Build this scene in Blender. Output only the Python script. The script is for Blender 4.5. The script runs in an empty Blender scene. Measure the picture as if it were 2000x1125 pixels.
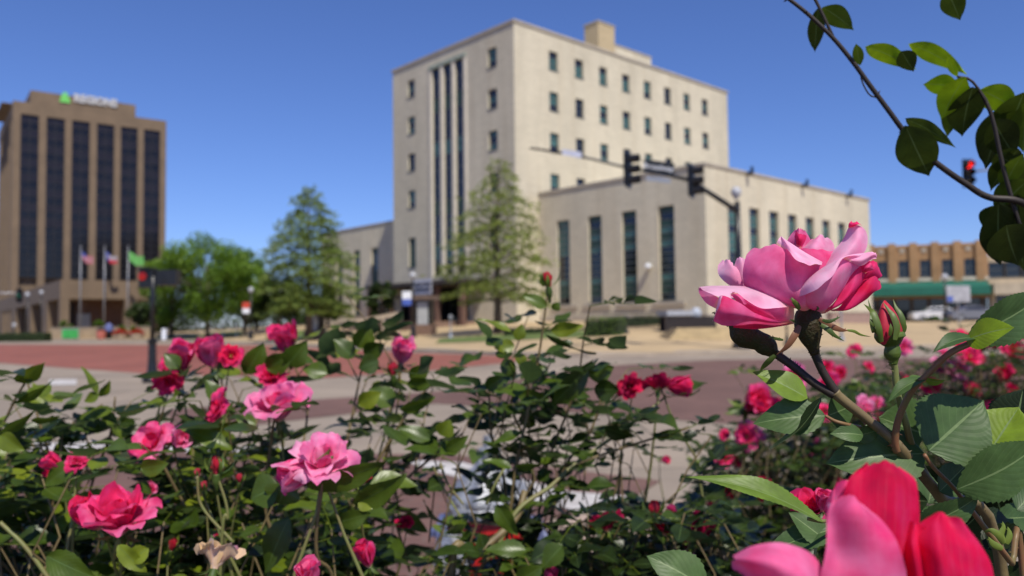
import bpy, math, random
from mathutils import Vector, Matrix, noise
R = math.radians
SC = bpy.context.scene
COL = SC.collection
rng = random.Random(7)
# ---------------------------------------------------------------- camera
FPX = 1562.0
CAMZ = 1.30
pitch = math.atan(70/FPX); roll = 0.012
R0 = Vector((1, 0, 0)); F0 = Vector((0, math.cos(pitch), math.sin(pitch))); U0 = Vector((0, -math.sin(pitch), math.cos(pitch)))
CR = R0*math.cos(roll)-U0*math.sin(roll); CU = R0*math.sin(roll)+U0*math.cos(roll)
CAM = Vector((0, 0, CAMZ))
cd = bpy.data.cameras.new('camera'); cam = bpy.data.objects.new('camera', cd); COL.objects.link(cam)
mw = Matrix.Identity(4)
for i in range(3):
    mw[i][0] = CR[i]; mw[i][1] = CU[i]; mw[i][2] = -F0[i]; mw[i][3] = CAM[i]
cam.matrix_world = mw
cd.sensor_width = 36; cd.lens = 36*FPX/2000; cd.clip_start = 0.01; cd.clip_end = 6000
cd.dof.use_dof = True; cd.dof.focus_distance = 0.40; cd.dof.aperture_fstop = 10.5; cd.dof.aperture_blades = 0
SC.camera = cam
# ---------------------------------------------------------------- world, sun
SUN_EL, SUN_AZ = 54.0, 157.0          # azimuth clockwise from +Y
w = bpy.data.worlds.new('World'); SC.world = w; w.use_nodes = True
nt = w.node_tree; nt.nodes.clear()
sky = nt.nodes.new('ShaderNodeTexSky'); sky.sky_type = 'NISHITA'; sky.sun_disc = False
sky.sun_elevation = R(SUN_EL); sky.sun_rotation = R(SUN_AZ); sky.altitude = 400; sky.air_density = 1.0; sky.dust_density = 0.0; sky.ozone_density = 5.0
bg = nt.nodes.new('ShaderNodeBackground'); bg.inputs[1].default_value = 0.094
wo = nt.nodes.new('ShaderNodeOutputWorld')
tn = nt.nodes.new('ShaderNodeMix'); tn.data_type = 'RGBA'; tn.blend_type = 'MULTIPLY'; tn.inputs[0].default_value = 1.0; tn.inputs[7].default_value = (0.82, 0.93, 1.36, 1)
nt.links.new(sky.outputs[0], tn.inputs[6]); nt.links.new(tn.outputs[2], bg.inputs[0]); nt.links.new(bg.outputs[0], wo.inputs[0])
sl = bpy.data.lights.new('sun', 'SUN'); sl.energy = 5.0; sl.angle = R(0.5); sl.color = (1.0, 0.94, 0.83)
so = bpy.data.objects.new('sun', sl); COL.objects.link(so)
sd = Vector((math.sin(R(SUN_AZ))*math.cos(R(SUN_EL)), math.cos(R(SUN_AZ))*math.cos(R(SUN_EL)), math.sin(R(SUN_EL))))
so.rotation_euler = sd.to_track_quat('Z', 'Y').to_euler()
SC.view_settings.view_transform = 'Standard'; SC.view_settings.look = 'None'
SC.view_settings.exposure = 0.0; SC.view_settings.gamma = 1.0
SC.cycles.max_bounces = 8; SC.cycles.transparent_max_bounces = 8
# ---------------------------------------------------------------- pixel helpers (2000 x 1125 photo pixels)
def ray(px, py): return F0*FPX+CR*(px-1000)-CU*(py-562.5)
def pix(px, py, D): return CAM+ray(px, py)*(D/FPX)
def onplane(px, py, p0, n):
    d = ray(px, py); return CAM+d*((Vector(p0)-CAM).dot(n)/d.dot(n))
def onground(px, py, z=0.0): return onplane(px, py, (0, 0, z), Vector((0, 0, 1)))
# ---------------------------------------------------------------- object helpers
def setp(o, label=None, cat=None, group=None, kind=None):
    if label: o['label'] = label
    if cat: o['category'] = cat
    if group: o['group'] = group
    if kind: o['kind'] = kind
    return o
def thing(name, label, cat, loc=(0, 0, 0), rotz=0.0, group=None):
    o = bpy.data.objects.new(name, None); COL.objects.link(o); o.location = loc; o.rotation_euler = (0, 0, rotz)
    o.empty_display_size = 0.1
    return setp(o, label, cat, group)
def dup(root, loc, rotz, label, scale=None):
    r = root.copy(); COL.objects.link(r); r.location = loc; r.rotation_euler = (0, 0, rotz)
    if scale: r.scale = (scale,)*3
    r['label'] = label
    for ch in list(root.children):
        c = ch.copy(); COL.objects.link(c); c.parent = r
        for g in list(ch.children):
            d = g.copy(); COL.objects.link(d); d.parent = c
    return r
class MB:
    def __init__(s): s.v = []; s.f = []; s.m = []; s.uv = []; s.c = []; s.mi = 0; s.col = 0.5
    def face(s, idx, uv=None):
        s.f.append(idx); s.m.append(s.mi); s.uv.append(uv); s.c.append(s.col)
    def quad(s, *p, uv=None):
        b = len(s.v); s.v += [Vector(q) for q in p]; s.face(list(range(b, b+len(p))), uv)
    def box(s, x0, x1, y0, y1, z0, z1):
        b = len(s.v)
        s.v += [Vector(q) for q in ((x0,y0,z0),(x1,y0,z0),(x1,y1,z0),(x0,y1,z0),(x0,y0,z1),(x1,y0,z1),(x1,y1,z1),(x0,y1,z1))]
        for f in ((0,3,2,1),(4,5,6,7),(0,1,5,4),(1,2,6,5),(2,3,7,6),(3,0,4,7)): s.face([b+i for i in f])
    def tube(s, pts, rad, n=8, cap=True):
        pts = [Vector(p) for p in pts]; b = len(s.v); k = len(pts)
        if not hasattr(rad, '__len__'): rad = [rad]*k
        t0 = (pts[1]-pts[0]).normalized(); a = t0.orthogonal().normalized()
        for i, p in enumerate(pts):
            t = (pts[min(i+1, k-1)]-pts[max(i-1, 0)]).normalized()
            a = (a-t*a.dot(t)).normalized(); c = t.cross(a)
            for j in range(n):
                an = 2*math.pi*j/n; s.v.append(p+(a*math.cos(an)+c*math.sin(an))*rad[i])
        for i in range(k-1):
            for j in range(n):
                j2 = (j+1) % n
                s.face([b+i*n+j, b+i*n+j2, b+(i+1)*n+j2, b+(i+1)*n+j], [(j/n, i/(k-1)), ((j+1)/n, i/(k-1)), ((j+1)/n, (i+1)/(k-1)), (j/n, (i+1)/(k-1))])
        if cap:
            s.face([b+j for j in range(n)][::-1]); s.face([b+(k-1)*n+j for j in range(n)])
    def lathe(s, prof, c=(0, 0, 0), ax=(0, 0, 1), n=20, ribs=0, ribamp=0.0):
        c = Vector(c); ax = Vector(ax).normalized(); a = ax.orthogonal().normalized(); e = ax.cross(a); b = len(s.v); k = len(prof)
        for (r, h) in prof:
            for j in range(n):
                an = 2*math.pi*j/n; rr = r*(1+(ribamp*math.cos(ribs*an) if ribs else 0)); s.v.append(c+ax*h+(a*math.cos(an)+e*math.sin(an))*rr)
        for i in range(k-1):
            for j in range(n):
                j2 = (j+1) % n; s.face([b+i*n+j, b+i*n+j2, b+(i+1)*n+j2, b+(i+1)*n+j])
        s.face([b+j for j in range(n)][::-1]); s.face([b+(k-1)*n+j for j in range(n)])
    def grid(s, rows, uvf=True):
        b = len(s.v); nr = len(rows); nc = len(rows[0])
        for r in rows: s.v += [Vector(p) for p in r]
        for i in range(nr-1):
            for j in range(nc-1):
                uv = [(j/(nc-1), i/(nr-1)), ((j+1)/(nc-1), i/(nr-1)), ((j+1)/(nc-1), (i+1)/(nr-1)), (j/(nc-1), (i+1)/(nr-1))]
                s.face([b+i*nc+j, b+i*nc+j+1, b+(i+1)*nc+j+1, b+(i+1)*nc+j], uv)
    def mesh(s, name, mats, smooth=False, M=None):
        me = bpy.data.meshes.new(name)
        vs = [M @ v for v in s.v] if M is not None else s.v
        me.from_pydata([tuple(v) for v in vs], [], s.f)
        if not isinstance(mats, (list, tuple)): mats = [mats]
        for m in mats: me.materials.append(m)
        me.polygons.foreach_set('material_index', s.m)
        if smooth: me.polygons.foreach_set('use_smooth', [True]*len(s.f))
        if any(u is not None for u in s.uv):
            ul = me.uv_layers.new(name='UVMap'); buf = []
            for f, u in zip(s.f, s.uv):
                if u is None: buf += [0.5, 0.5]*len(f)
                else:
                    for q in u: buf += [q[0], q[1]]
            ul.data.foreach_set('uv', buf)
        at = me.attributes.new('rnd', 'FLOAT', 'FACE'); at.data.foreach_set('value', s.c)
        me.update(); return me
    def build(s, name, mats, parent=None, smooth=False, M=None):
        o = bpy.data.objects.new(name, s.mesh(name, mats, smooth, M)); COL.objects.link(o)
        if parent is not None: o.parent = parent
        return o
# ---------------------------------------------------------------- materials
def newmat(name):
    m = bpy.data.materials.new(name); m.use_nodes = True; nt = m.node_tree
    return m, nt, nt.nodes['Principled BSDF']
def nd(nt, t, **kw):
    n = nt.nodes.new(t)
    for k, v in kw.items(): setattr(n, k, v)
    return n
def col4(c): return (c[0], c[1], c[2], 1)
def M_(name, c, rough=0.6, var=0.15, scale=2.0, metal=0.0, spec=0.5, bump=0.0, c2=None, bscale=None, emit=None):
    m, nt, p = newmat(name); L = nt.links
    tc = nd(nt, 'ShaderNodeTexCoord'); nz = nd(nt, 'ShaderNodeTexNoise'); nz.inputs['Scale'].default_value = scale; nz.inputs['Detail'].default_value = 6; nz.inputs['Roughness'].default_value = 0.65
    L.new(tc.outputs['Object'], nz.inputs['Vector'])
    mx = nd(nt, 'ShaderNodeMix', data_type='RGBA')
    cc2 = c2 or tuple(x*(1-var*1.6) for x in c); cc1 = tuple(min(1, x*(1+var*0.6)) for x in c) if c2 is None else c
    mx.inputs[6].default_value = col4(cc2); mx.inputs[7].default_value = col4(cc1)
    rp = nd(nt, 'ShaderNodeValToRGB'); rp.color_ramp.elements[0].position = 0.32; rp.color_ramp.elements[1].position = 0.66
    L.new(nz.outputs[0], rp.inputs[0]); L.new(rp.outputs[0], mx.inputs[0]); L.new(mx.outputs[2], p.inputs['Base Color'])
    p.inputs['Roughness'].default_value = rough; p.inputs['Metallic'].default_value = metal; p.inputs['Specular IOR Level'].default_value = spec
    if bump:
        n2 = nd(nt, 'ShaderNodeTexNoise'); n2.inputs['Scale'].default_value = bscale or scale*8; n2.inputs['Detail'].default_value = 4
        b = nd(nt, 'ShaderNodeBump'); b.inputs['Strength'].default_value = bump; b.inputs['Distance'].default_value = 0.02
        L.new(tc.outputs['Object'], n2.inputs['Vector']); L.new(n2.outputs[0], b.inputs['Height']); L.new(b.outputs[0], p.inputs['Normal'])
    if emit: p.inputs['Emission Color'].default_value = col4(emit[0]); p.inputs['Emission Strength'].default_value = emit[1]
    return m
def brickmat(name, c1, c2, mortar, bw, bh, ms=0.01, rough=0.8, blotch=0.25, axes='XZ', nsc=0.25, streak=False):
    m, nt, p = newmat(name); L = nt.links
    tc = nd(nt, 'ShaderNodeTexCoord'); sx = nd(nt, 'ShaderNodeSeparateXYZ'); L.new(tc.outputs['Object'], sx.inputs[0])
    ad = nd(nt, 'ShaderNodeMath', operation='ADD'); L.new(sx.outputs[0], ad.inputs[0]); 
    cb = nd(nt, 'ShaderNodeCombineXYZ')
    if axes == 'XZ':
        L.new(sx.outputs[1], ad.inputs[1]); L.new(ad.outputs[0], cb.inputs[0]); L.new(sx.outputs[2], cb.inputs[1])
    else:
        ad.inputs[1].default_value = 0; L.new(ad.outputs[0], cb.inputs[0]); L.new(sx.outputs[1], cb.inputs[1])
    bt = nd(nt, 'ShaderNodeTexBrick'); bt.inputs['Scale'].default_value = 1
    bt.inputs['Brick Width'].default_value = bw; bt.inputs['Row Height'].default_value = bh; bt.inputs['Mortar Size'].default_value = ms
    bt.inputs['Color1'].default_value = col4(c1); bt.inputs['Color2'].default_value = col4(c2); bt.inputs['Mortar'].default_value = col4(mortar)
    L.new(cb.outputs[0], bt.inputs['Vector'])
    nz = nd(nt, 'ShaderNodeTexNoise'); nz.inputs['Scale'].default_value = nsc; nz.inputs['Detail'].default_value = 8; nz.inputs['Roughness'].default_value = 0.7
    if streak:
        mp = nd(nt, 'ShaderNodeMapping'); mp.inputs['Scale'].default_value = (1, 1, 0.25); L.new(tc.outputs['Object'], mp.inputs[0]); L.new(mp.outputs[0], nz.inputs['Vector'])
    else: L.new(tc.outputs['Object'], nz.inputs['Vector'])
    mr = nd(nt, 'ShaderNodeMapRange'); mr.inputs[1].default_value = 0.3; mr.inputs[2].default_value = 0.7; mr.inputs[3].default_value = 1-blotch; mr.inputs[4].default_value = 1+blotch*0.35
    L.new(nz.outputs[0], mr.inputs[0])
    mu = nd(nt, 'ShaderNodeMix', data_type='RGBA', blend_type='MULTIPLY'); mu.inputs[0].default_value = 1
    L.new(bt.outputs[0], mu.inputs[6]); L.new(mr.outputs[0], mu.inputs[7])
    mq = nd(nt, 'ShaderNodeMapping'); mq.inputs['Scale'].default_value = (1.1, 1.1, 0.05) if streak else (0.35, 0.10, 1); L.new(tc.outputs['Object'], mq.inputs[0])
    nq = nd(nt, 'ShaderNodeTexNoise'); nq.inputs['Scale'].default_value = 1; nq.inputs['Detail'].default_value = 7; L.new(mq.outputs[0], nq.inputs['Vector'])
    rq = nd(nt, 'ShaderNodeMapRange'); rq.inputs[1].default_value = 0.52; rq.inputs[2].default_value = 0.78; rq.inputs[3].default_value = 0; rq.inputs[4].default_value = 0.30 if streak else 0.55
    L.new(nq.outputs[0], rq.inputs[0]); st_ = nd(nt, 'ShaderNodeMix', data_type='RGBA', blend_type='MULTIPLY'); L.new(rq.outputs[0], st_.inputs[0]); L.new(mu.outputs[2], st_.inputs[6]); st_.inputs[7].default_value = (0.72, 0.62, 0.48, 1) if streak else (0.5, 0.48, 0.46, 1)
    L.new(st_.outputs[2], p.inputs['Base Color'])
    p.inputs['Roughness'].default_value = rough; p.inputs['Specular IOR Level'].default_value = 0.3
    b = nd(nt, 'ShaderNodeBump'); b.inputs['Strength'].default_value = 0.3; b.inputs['Distance'].default_value = 0.01; b.invert = True
    L.new(bt.outputs['Fac'], b.inputs['Height']); L.new(b.outputs[0], p.inputs['Normal'])
    return m
def facemat(name, stops, transl=0.35, tcol=None, rough=0.45, spec=0.5, veins=0.0, back=None, nscale=60, bump=0.0, vein_c=(0.3,0.42,0.16), petal=False, sheen=0.0):
    """leaf / petal: colour ramp over per-face 'rnd', translucency, veins from the UV map"""
    m, nt, p = newmat(name); L = nt.links
    at = nd(nt, 'ShaderNodeAttribute', attribute_name='rnd'); rp = nd(nt, 'ShaderNodeValToRGB')
    e = rp.color_ramp.elements; e[0].position = 0; e[0].color = col4(stops[0]); e[1].position = 1; e[1].color = col4(stops[-1])
    for i, c in enumerate(stops[1:-1]): q = e.new((i+1)/(len(stops)-1)); q.color = col4(c)
    cur = rp.outputs[0]
    if petal:
        t0 = nd(nt, 'ShaderNodeTexCoord'); n0 = nd(nt, 'ShaderNodeTexNoise'); n0.inputs['Scale'].default_value = 85; n0.inputs['Detail'].default_value = 3; L.new(t0.outputs['Object'], n0.inputs['Vector'])
        q0 = nd(nt, 'ShaderNodeMath', operation='MULTIPLY_ADD'); q0.inputs[1].default_value = 0.56; L.new(n0.outputs[0], q0.inputs[0]); L.new(at.outputs['Fac'], q0.inputs[2])
        q1 = nd(nt, 'ShaderNodeMath', operation='SUBTRACT'); q1.inputs[1].default_value = 0.28; L.new(q0.outputs[0], q1.inputs[0]); L.new(q1.outputs[0], rp.inputs[0])
    else: L.new(at.outputs['Fac'], rp.inputs[0])
    uv = nd(nt, 'ShaderNodeUVMap'); sx = nd(nt, 'ShaderNodeSeparateXYZ'); L.new(uv.outputs[0], sx.inputs[0])
    tc = nd(nt, 'ShaderNodeTexCoord'); nz = nd(nt, 'ShaderNodeTexNoise'); nz.inputs['Scale'].default_value = nscale; nz.inputs['Detail'].default_value = 5
    L.new(tc.outputs['Object'], nz.inputs['Vector'])
    mr = nd(nt, 'ShaderNodeMapRange'); mr.inputs[1].default_value = 0.3; mr.inputs[2].default_value = 0.7; mr.inputs[3].default_value = 0.78; mr.inputs[4].default_value = 1.12
    L.new(nz.outputs[0], mr.inputs[0])
    mu = nd(nt, 'ShaderNodeMix', data_type='RGBA', blend_type='MULTIPLY'); mu.inputs[0].default_value = 1; L.new(cur, mu.inputs[6]); L.new(mr.outputs[0], mu.inputs[7]); cur = mu.outputs[2]
    def math_(op, a, b=None, c=None):
        n = nd(nt, 'ShaderNodeMath', operation=op)
        for i, x in enumerate((a, b, c)):
            if x is None: continue
            if hasattr(x, 'links'): L.new(x, n.inputs[i])
            else: n.inputs[i].default_value = x
        return n.outputs[0]
    if veins and not petal:
        d = math_('ABSOLUTE', math_('SUBTRACT', sx.outputs[0], 0.5))       # 0 at midrib
        mid = math_('LESS_THAN', d, 0.018)
        ph = math_('SUBTRACT', math_('MULTIPLY', sx.outputs[1], 9.0), math_('MULTIPLY', d, 7.0))
        fr = math_('ABSOLUTE', math_('SUBTRACT', math_('FRACT', ph), 0.5))
        side = math_('MULTIPLY', math_('LESS_THAN', fr, 0.03), 0.22)
        vv = math_('MULTIPLY', math_('MAXIMUM', mid, side), veins)
        mv = nd(nt, 'ShaderNodeMix', data_type='RGBA'); L.new(vv, mv.inputs[0]); L.new(cur, mv.inputs[6]); mv.inputs[7].default_value = col4(vein_c); cur = mv.outputs[2]
        bp = nd(nt, 'ShaderNodeBump'); bp.inputs['Strength'].default_value = 0.28; bp.inputs['Distance'].default_value = 0.0007
        L.new(math_('ADD', math_('MULTIPLY', fr, 0.5), math_('MULTIPLY', nz.outputs[0], 0.7)), bp.inputs['Height']); L.new(bp.outputs[0], p.inputs['Normal'])
    if petal:
        # pale fine veins fanning from the claw and a yellowish claw
        mp = nd(nt, 'ShaderNodeMapping'); mp.inputs['Scale'].default_value = (46, 1.3, 1); L.new(uv.outputs[0], mp.inputs[0])
        n2 = nd(nt, 'ShaderNodeTexNoise'); n2.inputs['Scale'].default_value = 1.0; n2.inputs['Detail'].default_value = 3; L.new(mp.outputs[0], n2.inputs['Vector'])
        m2 = nd(nt, 'ShaderNodeMapRange'); m2.inputs[1].default_value = 0.5; m2.inputs[2].default_value = 0.75; m2.inputs[3].default_value = 0; m2.inputs[4].default_value = 0.05
        L.new(n2.outputs[0], m2.inputs[0])
        mv = nd(nt, 'ShaderNodeMix', data_type='RGBA'); L.new(m2.outputs[0], mv.inputs[0]); L.new(cur, mv.inputs[6]); mv.inputs[7].default_value = (0.95, 0.55, 0.68, 1); cur = mv.outputs[2]
        m3 = nd(nt, 'ShaderNodeMapRange'); m3.inputs[1].default_value = 0.0; m3.inputs[2].default_value = 0.16; m3.inputs[3].default_value = 0.9; m3.inputs[4].default_value = 0
        L.new(sx.outputs[1], m3.inputs[0])
        mw_ = nd(nt, 'ShaderNodeMix', data_type='RGBA'); L.new(m3.outputs[0], mw_.inputs[0]); L.new(cur, mw_.inputs[6]); mw_.inputs[7].default_value = (0.9, 0.62, 0.35, 1); cur = mw_.outputs[2]
        bp = nd(nt, 'ShaderNodeBump'); bp.inputs['Strength'].default_value = 0.2; bp.inputs['Distance'].default_value = 0.0004
        L.new(n2.outputs[0], bp.inputs['Height']); L.new(bp.outputs[0], p.inputs['Normal'])
    if back:
        ge = nd(nt, 'ShaderNodeNewGeometry'); mb = nd(nt, 'ShaderNodeMix', data_type='RGBA'); L.new(ge.outputs['Backfacing'], mb.inputs[0]); L.new(cur, mb.inputs[6])
        mb2 = nd(nt, 'ShaderNodeMix', data_type='RGBA'); mb2.inputs[0].default_value = 0.65; L.new(cur, mb2.inputs[6]); mb2.inputs[7].default_value = col4(back)
        L.new(mb2.outputs[2], mb.inputs[7]); cur = mb.outputs[2]
    L.new(cur, p.inputs['Base Color']); p.inputs['Roughness'].default_value = rough; p.inputs['Specular IOR Level'].default_value = spec
    if sheen: p.inputs['Sheen Weight'].default_value = sheen; p.inputs['Sheen Roughness'].default_value = 0.4
    tr = nd(nt, 'ShaderNodeBsdfTranslucent')
    if tcol:
        mt = nd(nt, 'ShaderNodeMix', data_type='RGBA', blend_type='MULTIPLY'); mt.inputs[0].default_value = 1; L.new(mr.outputs[0], mt.inputs[6]); mt.inputs[7].default_value = col4(tcol); L.new(mt.outputs[2], tr.inputs[0])
    else: L.new(cur, tr.inputs[0])
    ms = nd(nt, 'ShaderNodeMixShader'); ms.inputs[0].default_value = transl
    L.new(p.outputs[0], ms.inputs[1]); L.new(tr.outputs[0], ms.inputs[2]); L.new(ms.outputs[0], nt.nodes['Material Output'].inputs[0])
    return m
STONE = brickmat('cast_stone', (0.64,0.575,0.435), (0.59,0.53,0.40), (0.44,0.40,0.32), 0.9, 0.36, 0.012, 0.85, 0.24, 'XZ', 0.16, True)
STONE2 = M_('stone_trim', (0.42,0.37,0.30), 0.8, 0.12, 1.0)
FINS = M_('pale_limestone', (0.60,0.54,0.43), 0.8, 0.08, 1.0)
PENT = brickmat('shade_blend_brick', (0.52,0.41,0.25), (0.47,0.37,0.22), (0.38,0.31,0.2), 0.4, 0.12, 0.01, 0.9, 0.15)  # tan pulled towards brown to hold the shade of the left side
TAN = M_('tan_precast', (0.17,0.118,0.073), 0.8, 0.12, 0.4)
BRICKT = brickmat('tan_brick', (0.40,0.225,0.10), (0.34,0.19,0.085), (0.35,0.28,0.2), 0.35, 0.11, 0.01, 0.9, 0.25)
GLD = M_('dark_glass', (0.012,0.014,0.02), 0.08, 0.2, 1.0, 0.0, 0.7)
GLR = M_('bronze_glass', (0.012,0.011,0.013), 0.12, 0.3, 0.6, 0.0, 0.35)
GLB = M_('spandrel_glass', (0.020,0.017,0.023), 0.25, 0.2, 0.6, 0.0, 0.3)
TEAL = M_('teal_blind', (0.06,0.14,0.125), 0.25, 0.3, 1.5, 0.0, 0.6)
TEALD = M_('teal_spandrel', (0.025,0.065,0.05), 0.4, 0.3, 1.5)
MUL = M_('window_metal', (0.10,0.11,0.10), 0.5, 0.1, 4)
BLACK = M_('black_paint', (0.012,0.012,0.013), 0.35, 0.2, 8)
DARK = M_('porch_shade_dark', (0.02,0.017,0.014), 0.9, 0.3, 0.7)
REDBR = brickmat('red_wall_brick', (0.16,0.075,0.05), (0.12,0.06,0.045), (0.15,0.12,0.1), 0.25, 0.08, 0.01, 0.9, 0.2)
PINKW = M_('pinkish_granite', (0.33,0.22,0.18), 0.7, 0.15, 3)
WHITE = M_('white_paint', (0.75,0.77,0.8), 0.4, 0.06, 3)
GREY = M_('grey_metal', (0.33,0.34,0.36), 0.4, 0.1, 6, 0.4)
CONC = brickmat('pale_concrete', (0.34,0.275,0.21), (0.30,0.245,0.19), (0.16,0.13,0.10), 3.2, 2.4, 0.02, 0.9, 0.3, 'XY', 0.35)
CONC2 = M_('kerb_concrete', (0.38,0.31,0.235), 0.9, 0.15, 0.9, bump=0.2)
PLAZA = M_('tan_paving', (0.46,0.335,0.185), 0.9, 0.14, 0.35, bump=0.2)
ROADR = brickmat('red_brick_paving', (0.34,0.105,0.07), (0.27,0.085,0.058), (0.22,0.11,0.085), 0.22, 0.11, 0.012, 0.85, 0.28, 'XY', 0.35)
ROADP = brickmat('purple_brick_paving', (0.185,0.098,0.078), (0.14,0.073,0.06), (0.165,0.105,0.085), 0.22, 0.11, 0.012, 0.85, 0.25, 'XY', 0.4)
PINKC = M_('pinkish_concrete', (0.42,0.31,0.24), 0.9, 0.12, 1.2, bump=0.3)
PAINT = M_('road_paint', (0.62,0.60,0.57), 0.7, 0.25, 3, c2=(0.36,0.32,0.29))
GRASS = M_('lawn_green', (0.12,0.17,0.035), 0.9, 0.4, 1.5, bump=0.6)
EARTH = M_('mulch', (0.07,0.05,0.035), 0.95, 0.4, 9, bump=0.8)
HEDGE = facemat('hedge_leaf', [(0.05,0.10,0.012),(0.11,0.19,0.02),(0.17,0.27,0.03)], 0.3, rough=0.5)
# ---------------------------------------------------------------- ground
KP = [onground(*p) for p in ((-900, 668), (0, 664), (300, 667), (500, 671), (800, 686), (1000, 695), (1150, 697), (1400, 693), (1700, 685), (2000, 677), (2900, 656))]
def segd(p, a, b):
    ax, ay, bx, by = a.x, a.y, b.x, b.y; dx, dy = bx-ax, by-ay
    t = max(0, min(1, ((p[0]-ax)*dx+(p[1]-ay)*dy)/(dx*dx+dy*dy))); return math.hypot(p[0]-ax-t*dx, p[1]-ay-t*dy)
def beyond(x, y):
    for a, b in zip(KP, KP[1:]):
        if a.x <= x <= b.x: return y > a.y+(b.y-a.y)*(x-a.x)/(b.x-a.x)
    return y > 140
def sstep(t): t = max(0, min(1, t)); return t*t*(3-2*t)
def hz(x, y):
    if y < 25 or not beyond(x, y): return 0.0
    d = min(segd((x, y), a, b) for a, b in zip(KP, KP[1:]))
    q = x/y
    f = 0.15+0.85*sstep((q+0.52)/0.30)
    f *= 1-0.35*sstep((q-0.33)/0.15)
    return 1.35*f*sstep(d/26)*(1-0.3*sstep((math.hypot(x, y)-110)/80))
def axis_():
    a = [-3000, -1200, -500, -300, -220]; a += [x for x in range(-180, 181, 3)]; a += [220, 300, 500, 1200, 3000]; return a
GX = axis_(); GY = [-3000, -800, -200, -60, -20, 0, 12] + list(range(24, 200, 3)) + [230, 300, 420, 700, 1300, 3000]
HG = {}
def hgv(i, j):
    if (i, j) not in HG: HG[(i, j)] = hz(GX[i], GY[j])
    return HG[(i, j)]
import bisect
def gh(x, y):
    i = max(0, min(len(GX)-2, bisect.bisect_right(GX, x)-1)); j = max(0, min(len(GY)-2, bisect.bisect_right(GY, y)-1))
    u = (x-GX[i])/(GX[i+1]-GX[i]); v = (y-GY[j])/(GY[j+1]-GY[j])
    a, b, c, d = hgv(i, j), hgv(i+1, j), hgv(i+1, j+1), hgv(i, j+1)   # cells split along a-c
    return a+(b-a)*u+(c-b)*v if u >= v else a+(c-d)*u+(d-a)*v
g = MB()
for j, y in enumerate(GY):
    for i, x in enumerate(GX): g.v.append(Vector((x, y, hgv(i, j)-0.004)))
n = len(GX)
for j in range(len(GY)-1):
    for i in range(n-1):
        a = j*n+i; g.face([a, a+1, a+n+1]); g.face([a, a+n+1, a+n])
setp(g.build('ground', CONC), kind='structure')
def clip(poly, a, b, c):   # keep a*x+b*y+c >= 0
    out = []
    for k in range(len(poly)):
        p, q = poly[k], poly[(k+1) % len(poly)]; dp = a*p[0]+b*p[1]+c; dq = a*q[0]+b*q[1]+c
        if dp >= 0: out.append(p)
        if (dp >= 0) != (dq >= 0):
            t = dp/(dp-dq); out.append((p[0]+(q[0]-p[0])*t, p[1]+(q[1]-p[1])*t))
    return out
def area2(p): return sum(p[i][0]*p[(i+1) % len(p)][1]-p[(i+1) % len(p)][0]*p[i][1] for i in range(len(p)))
def drape(mb, poly, off):
    """lay a convex xy polygon on the ground sheet"""
    if area2(poly) < 0: poly = poly[::-1]
    xs = [p[0] for p in poly]; ys = [p[1] for p in poly]
    for j in range(len(GY)-1):
        if GY[j+1] <= min(ys) or GY[j] >= max(ys): continue
        for i in range(len(GX)-1):
            if GX[i+1] <= min(xs) or GX[i] >= max(xs): continue
            q = clip(clip(clip(clip(poly, 1, 0, -GX[i]), -1, 0, GX[i+1]), 0, 1, -GY[j]), 0, -1, GY[j+1])
            if len(q) < 3: continue
            if not any(hgv(a, b) for a in (i, i+1) for b in (j, j+1)): parts = [q]
            else:
                dx = GX[i+1]-GX[i]; dy = GY[j+1]-GY[j]
                parts = [clip(q, dy, -dx, -dy*GX[i]+dx*GY[j]), clip(q, -dy, dx, dy*GX[i]-dx*GY[j])]
            for t in parts:
                if len(t) >= 3 and abs(area2(t)) > 1e-4: mb.quad(*[(x, y, gh(x, y)+off) for x, y in t])
def gpoly(name, polys, mat, off, world=False):
    mb = MB()
    for P in polys: drape(mb, [(q.x, q.y) for q in (onground(*p) for p in P)] if not world else P, off)
    return setp(mb.build(name, mat), kind='structure')
# beyond-the-kerb paving, with a real kerb step
mb = MB()
for a, b in zip(KP[1:], KP[2:]):
    drape(mb, [(a.x, a.y), (b.x, b.y), (b.x*1.0, b.y+60), (a.x, a.y+60)], 0.13)
setp(mb.build('plaza_paving', PLAZA), kind='structure')
kb = MB()
for a, b in zip(KP[1:], KP[2:]):
    d = Vector((b.x-a.x, b.y-a.y, 0)).normalized(); nrm = Vector((-d.y, d.x, 0))
    w_ = 1.3
    A0, B0 = Vector((a.x, a.y, 0)), Vector((b.x, b.y, 0)); A1, B1 = A0+Vector((0, w_, 0)), B0+Vector((0, w_, 0))
    kb.quad(A0, B0, B0+Vector((0, 0, .137)), A0+Vector((0, 0, .137)))
    kb.quad(A0+Vector((0, 0, .137)), B0+Vector((0, 0, .137)), B1+Vector((0, 0, .145)), A1+Vector((0, 0, .145)))
setp(kb.build('kerb', CONC2), kind='structure')
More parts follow.
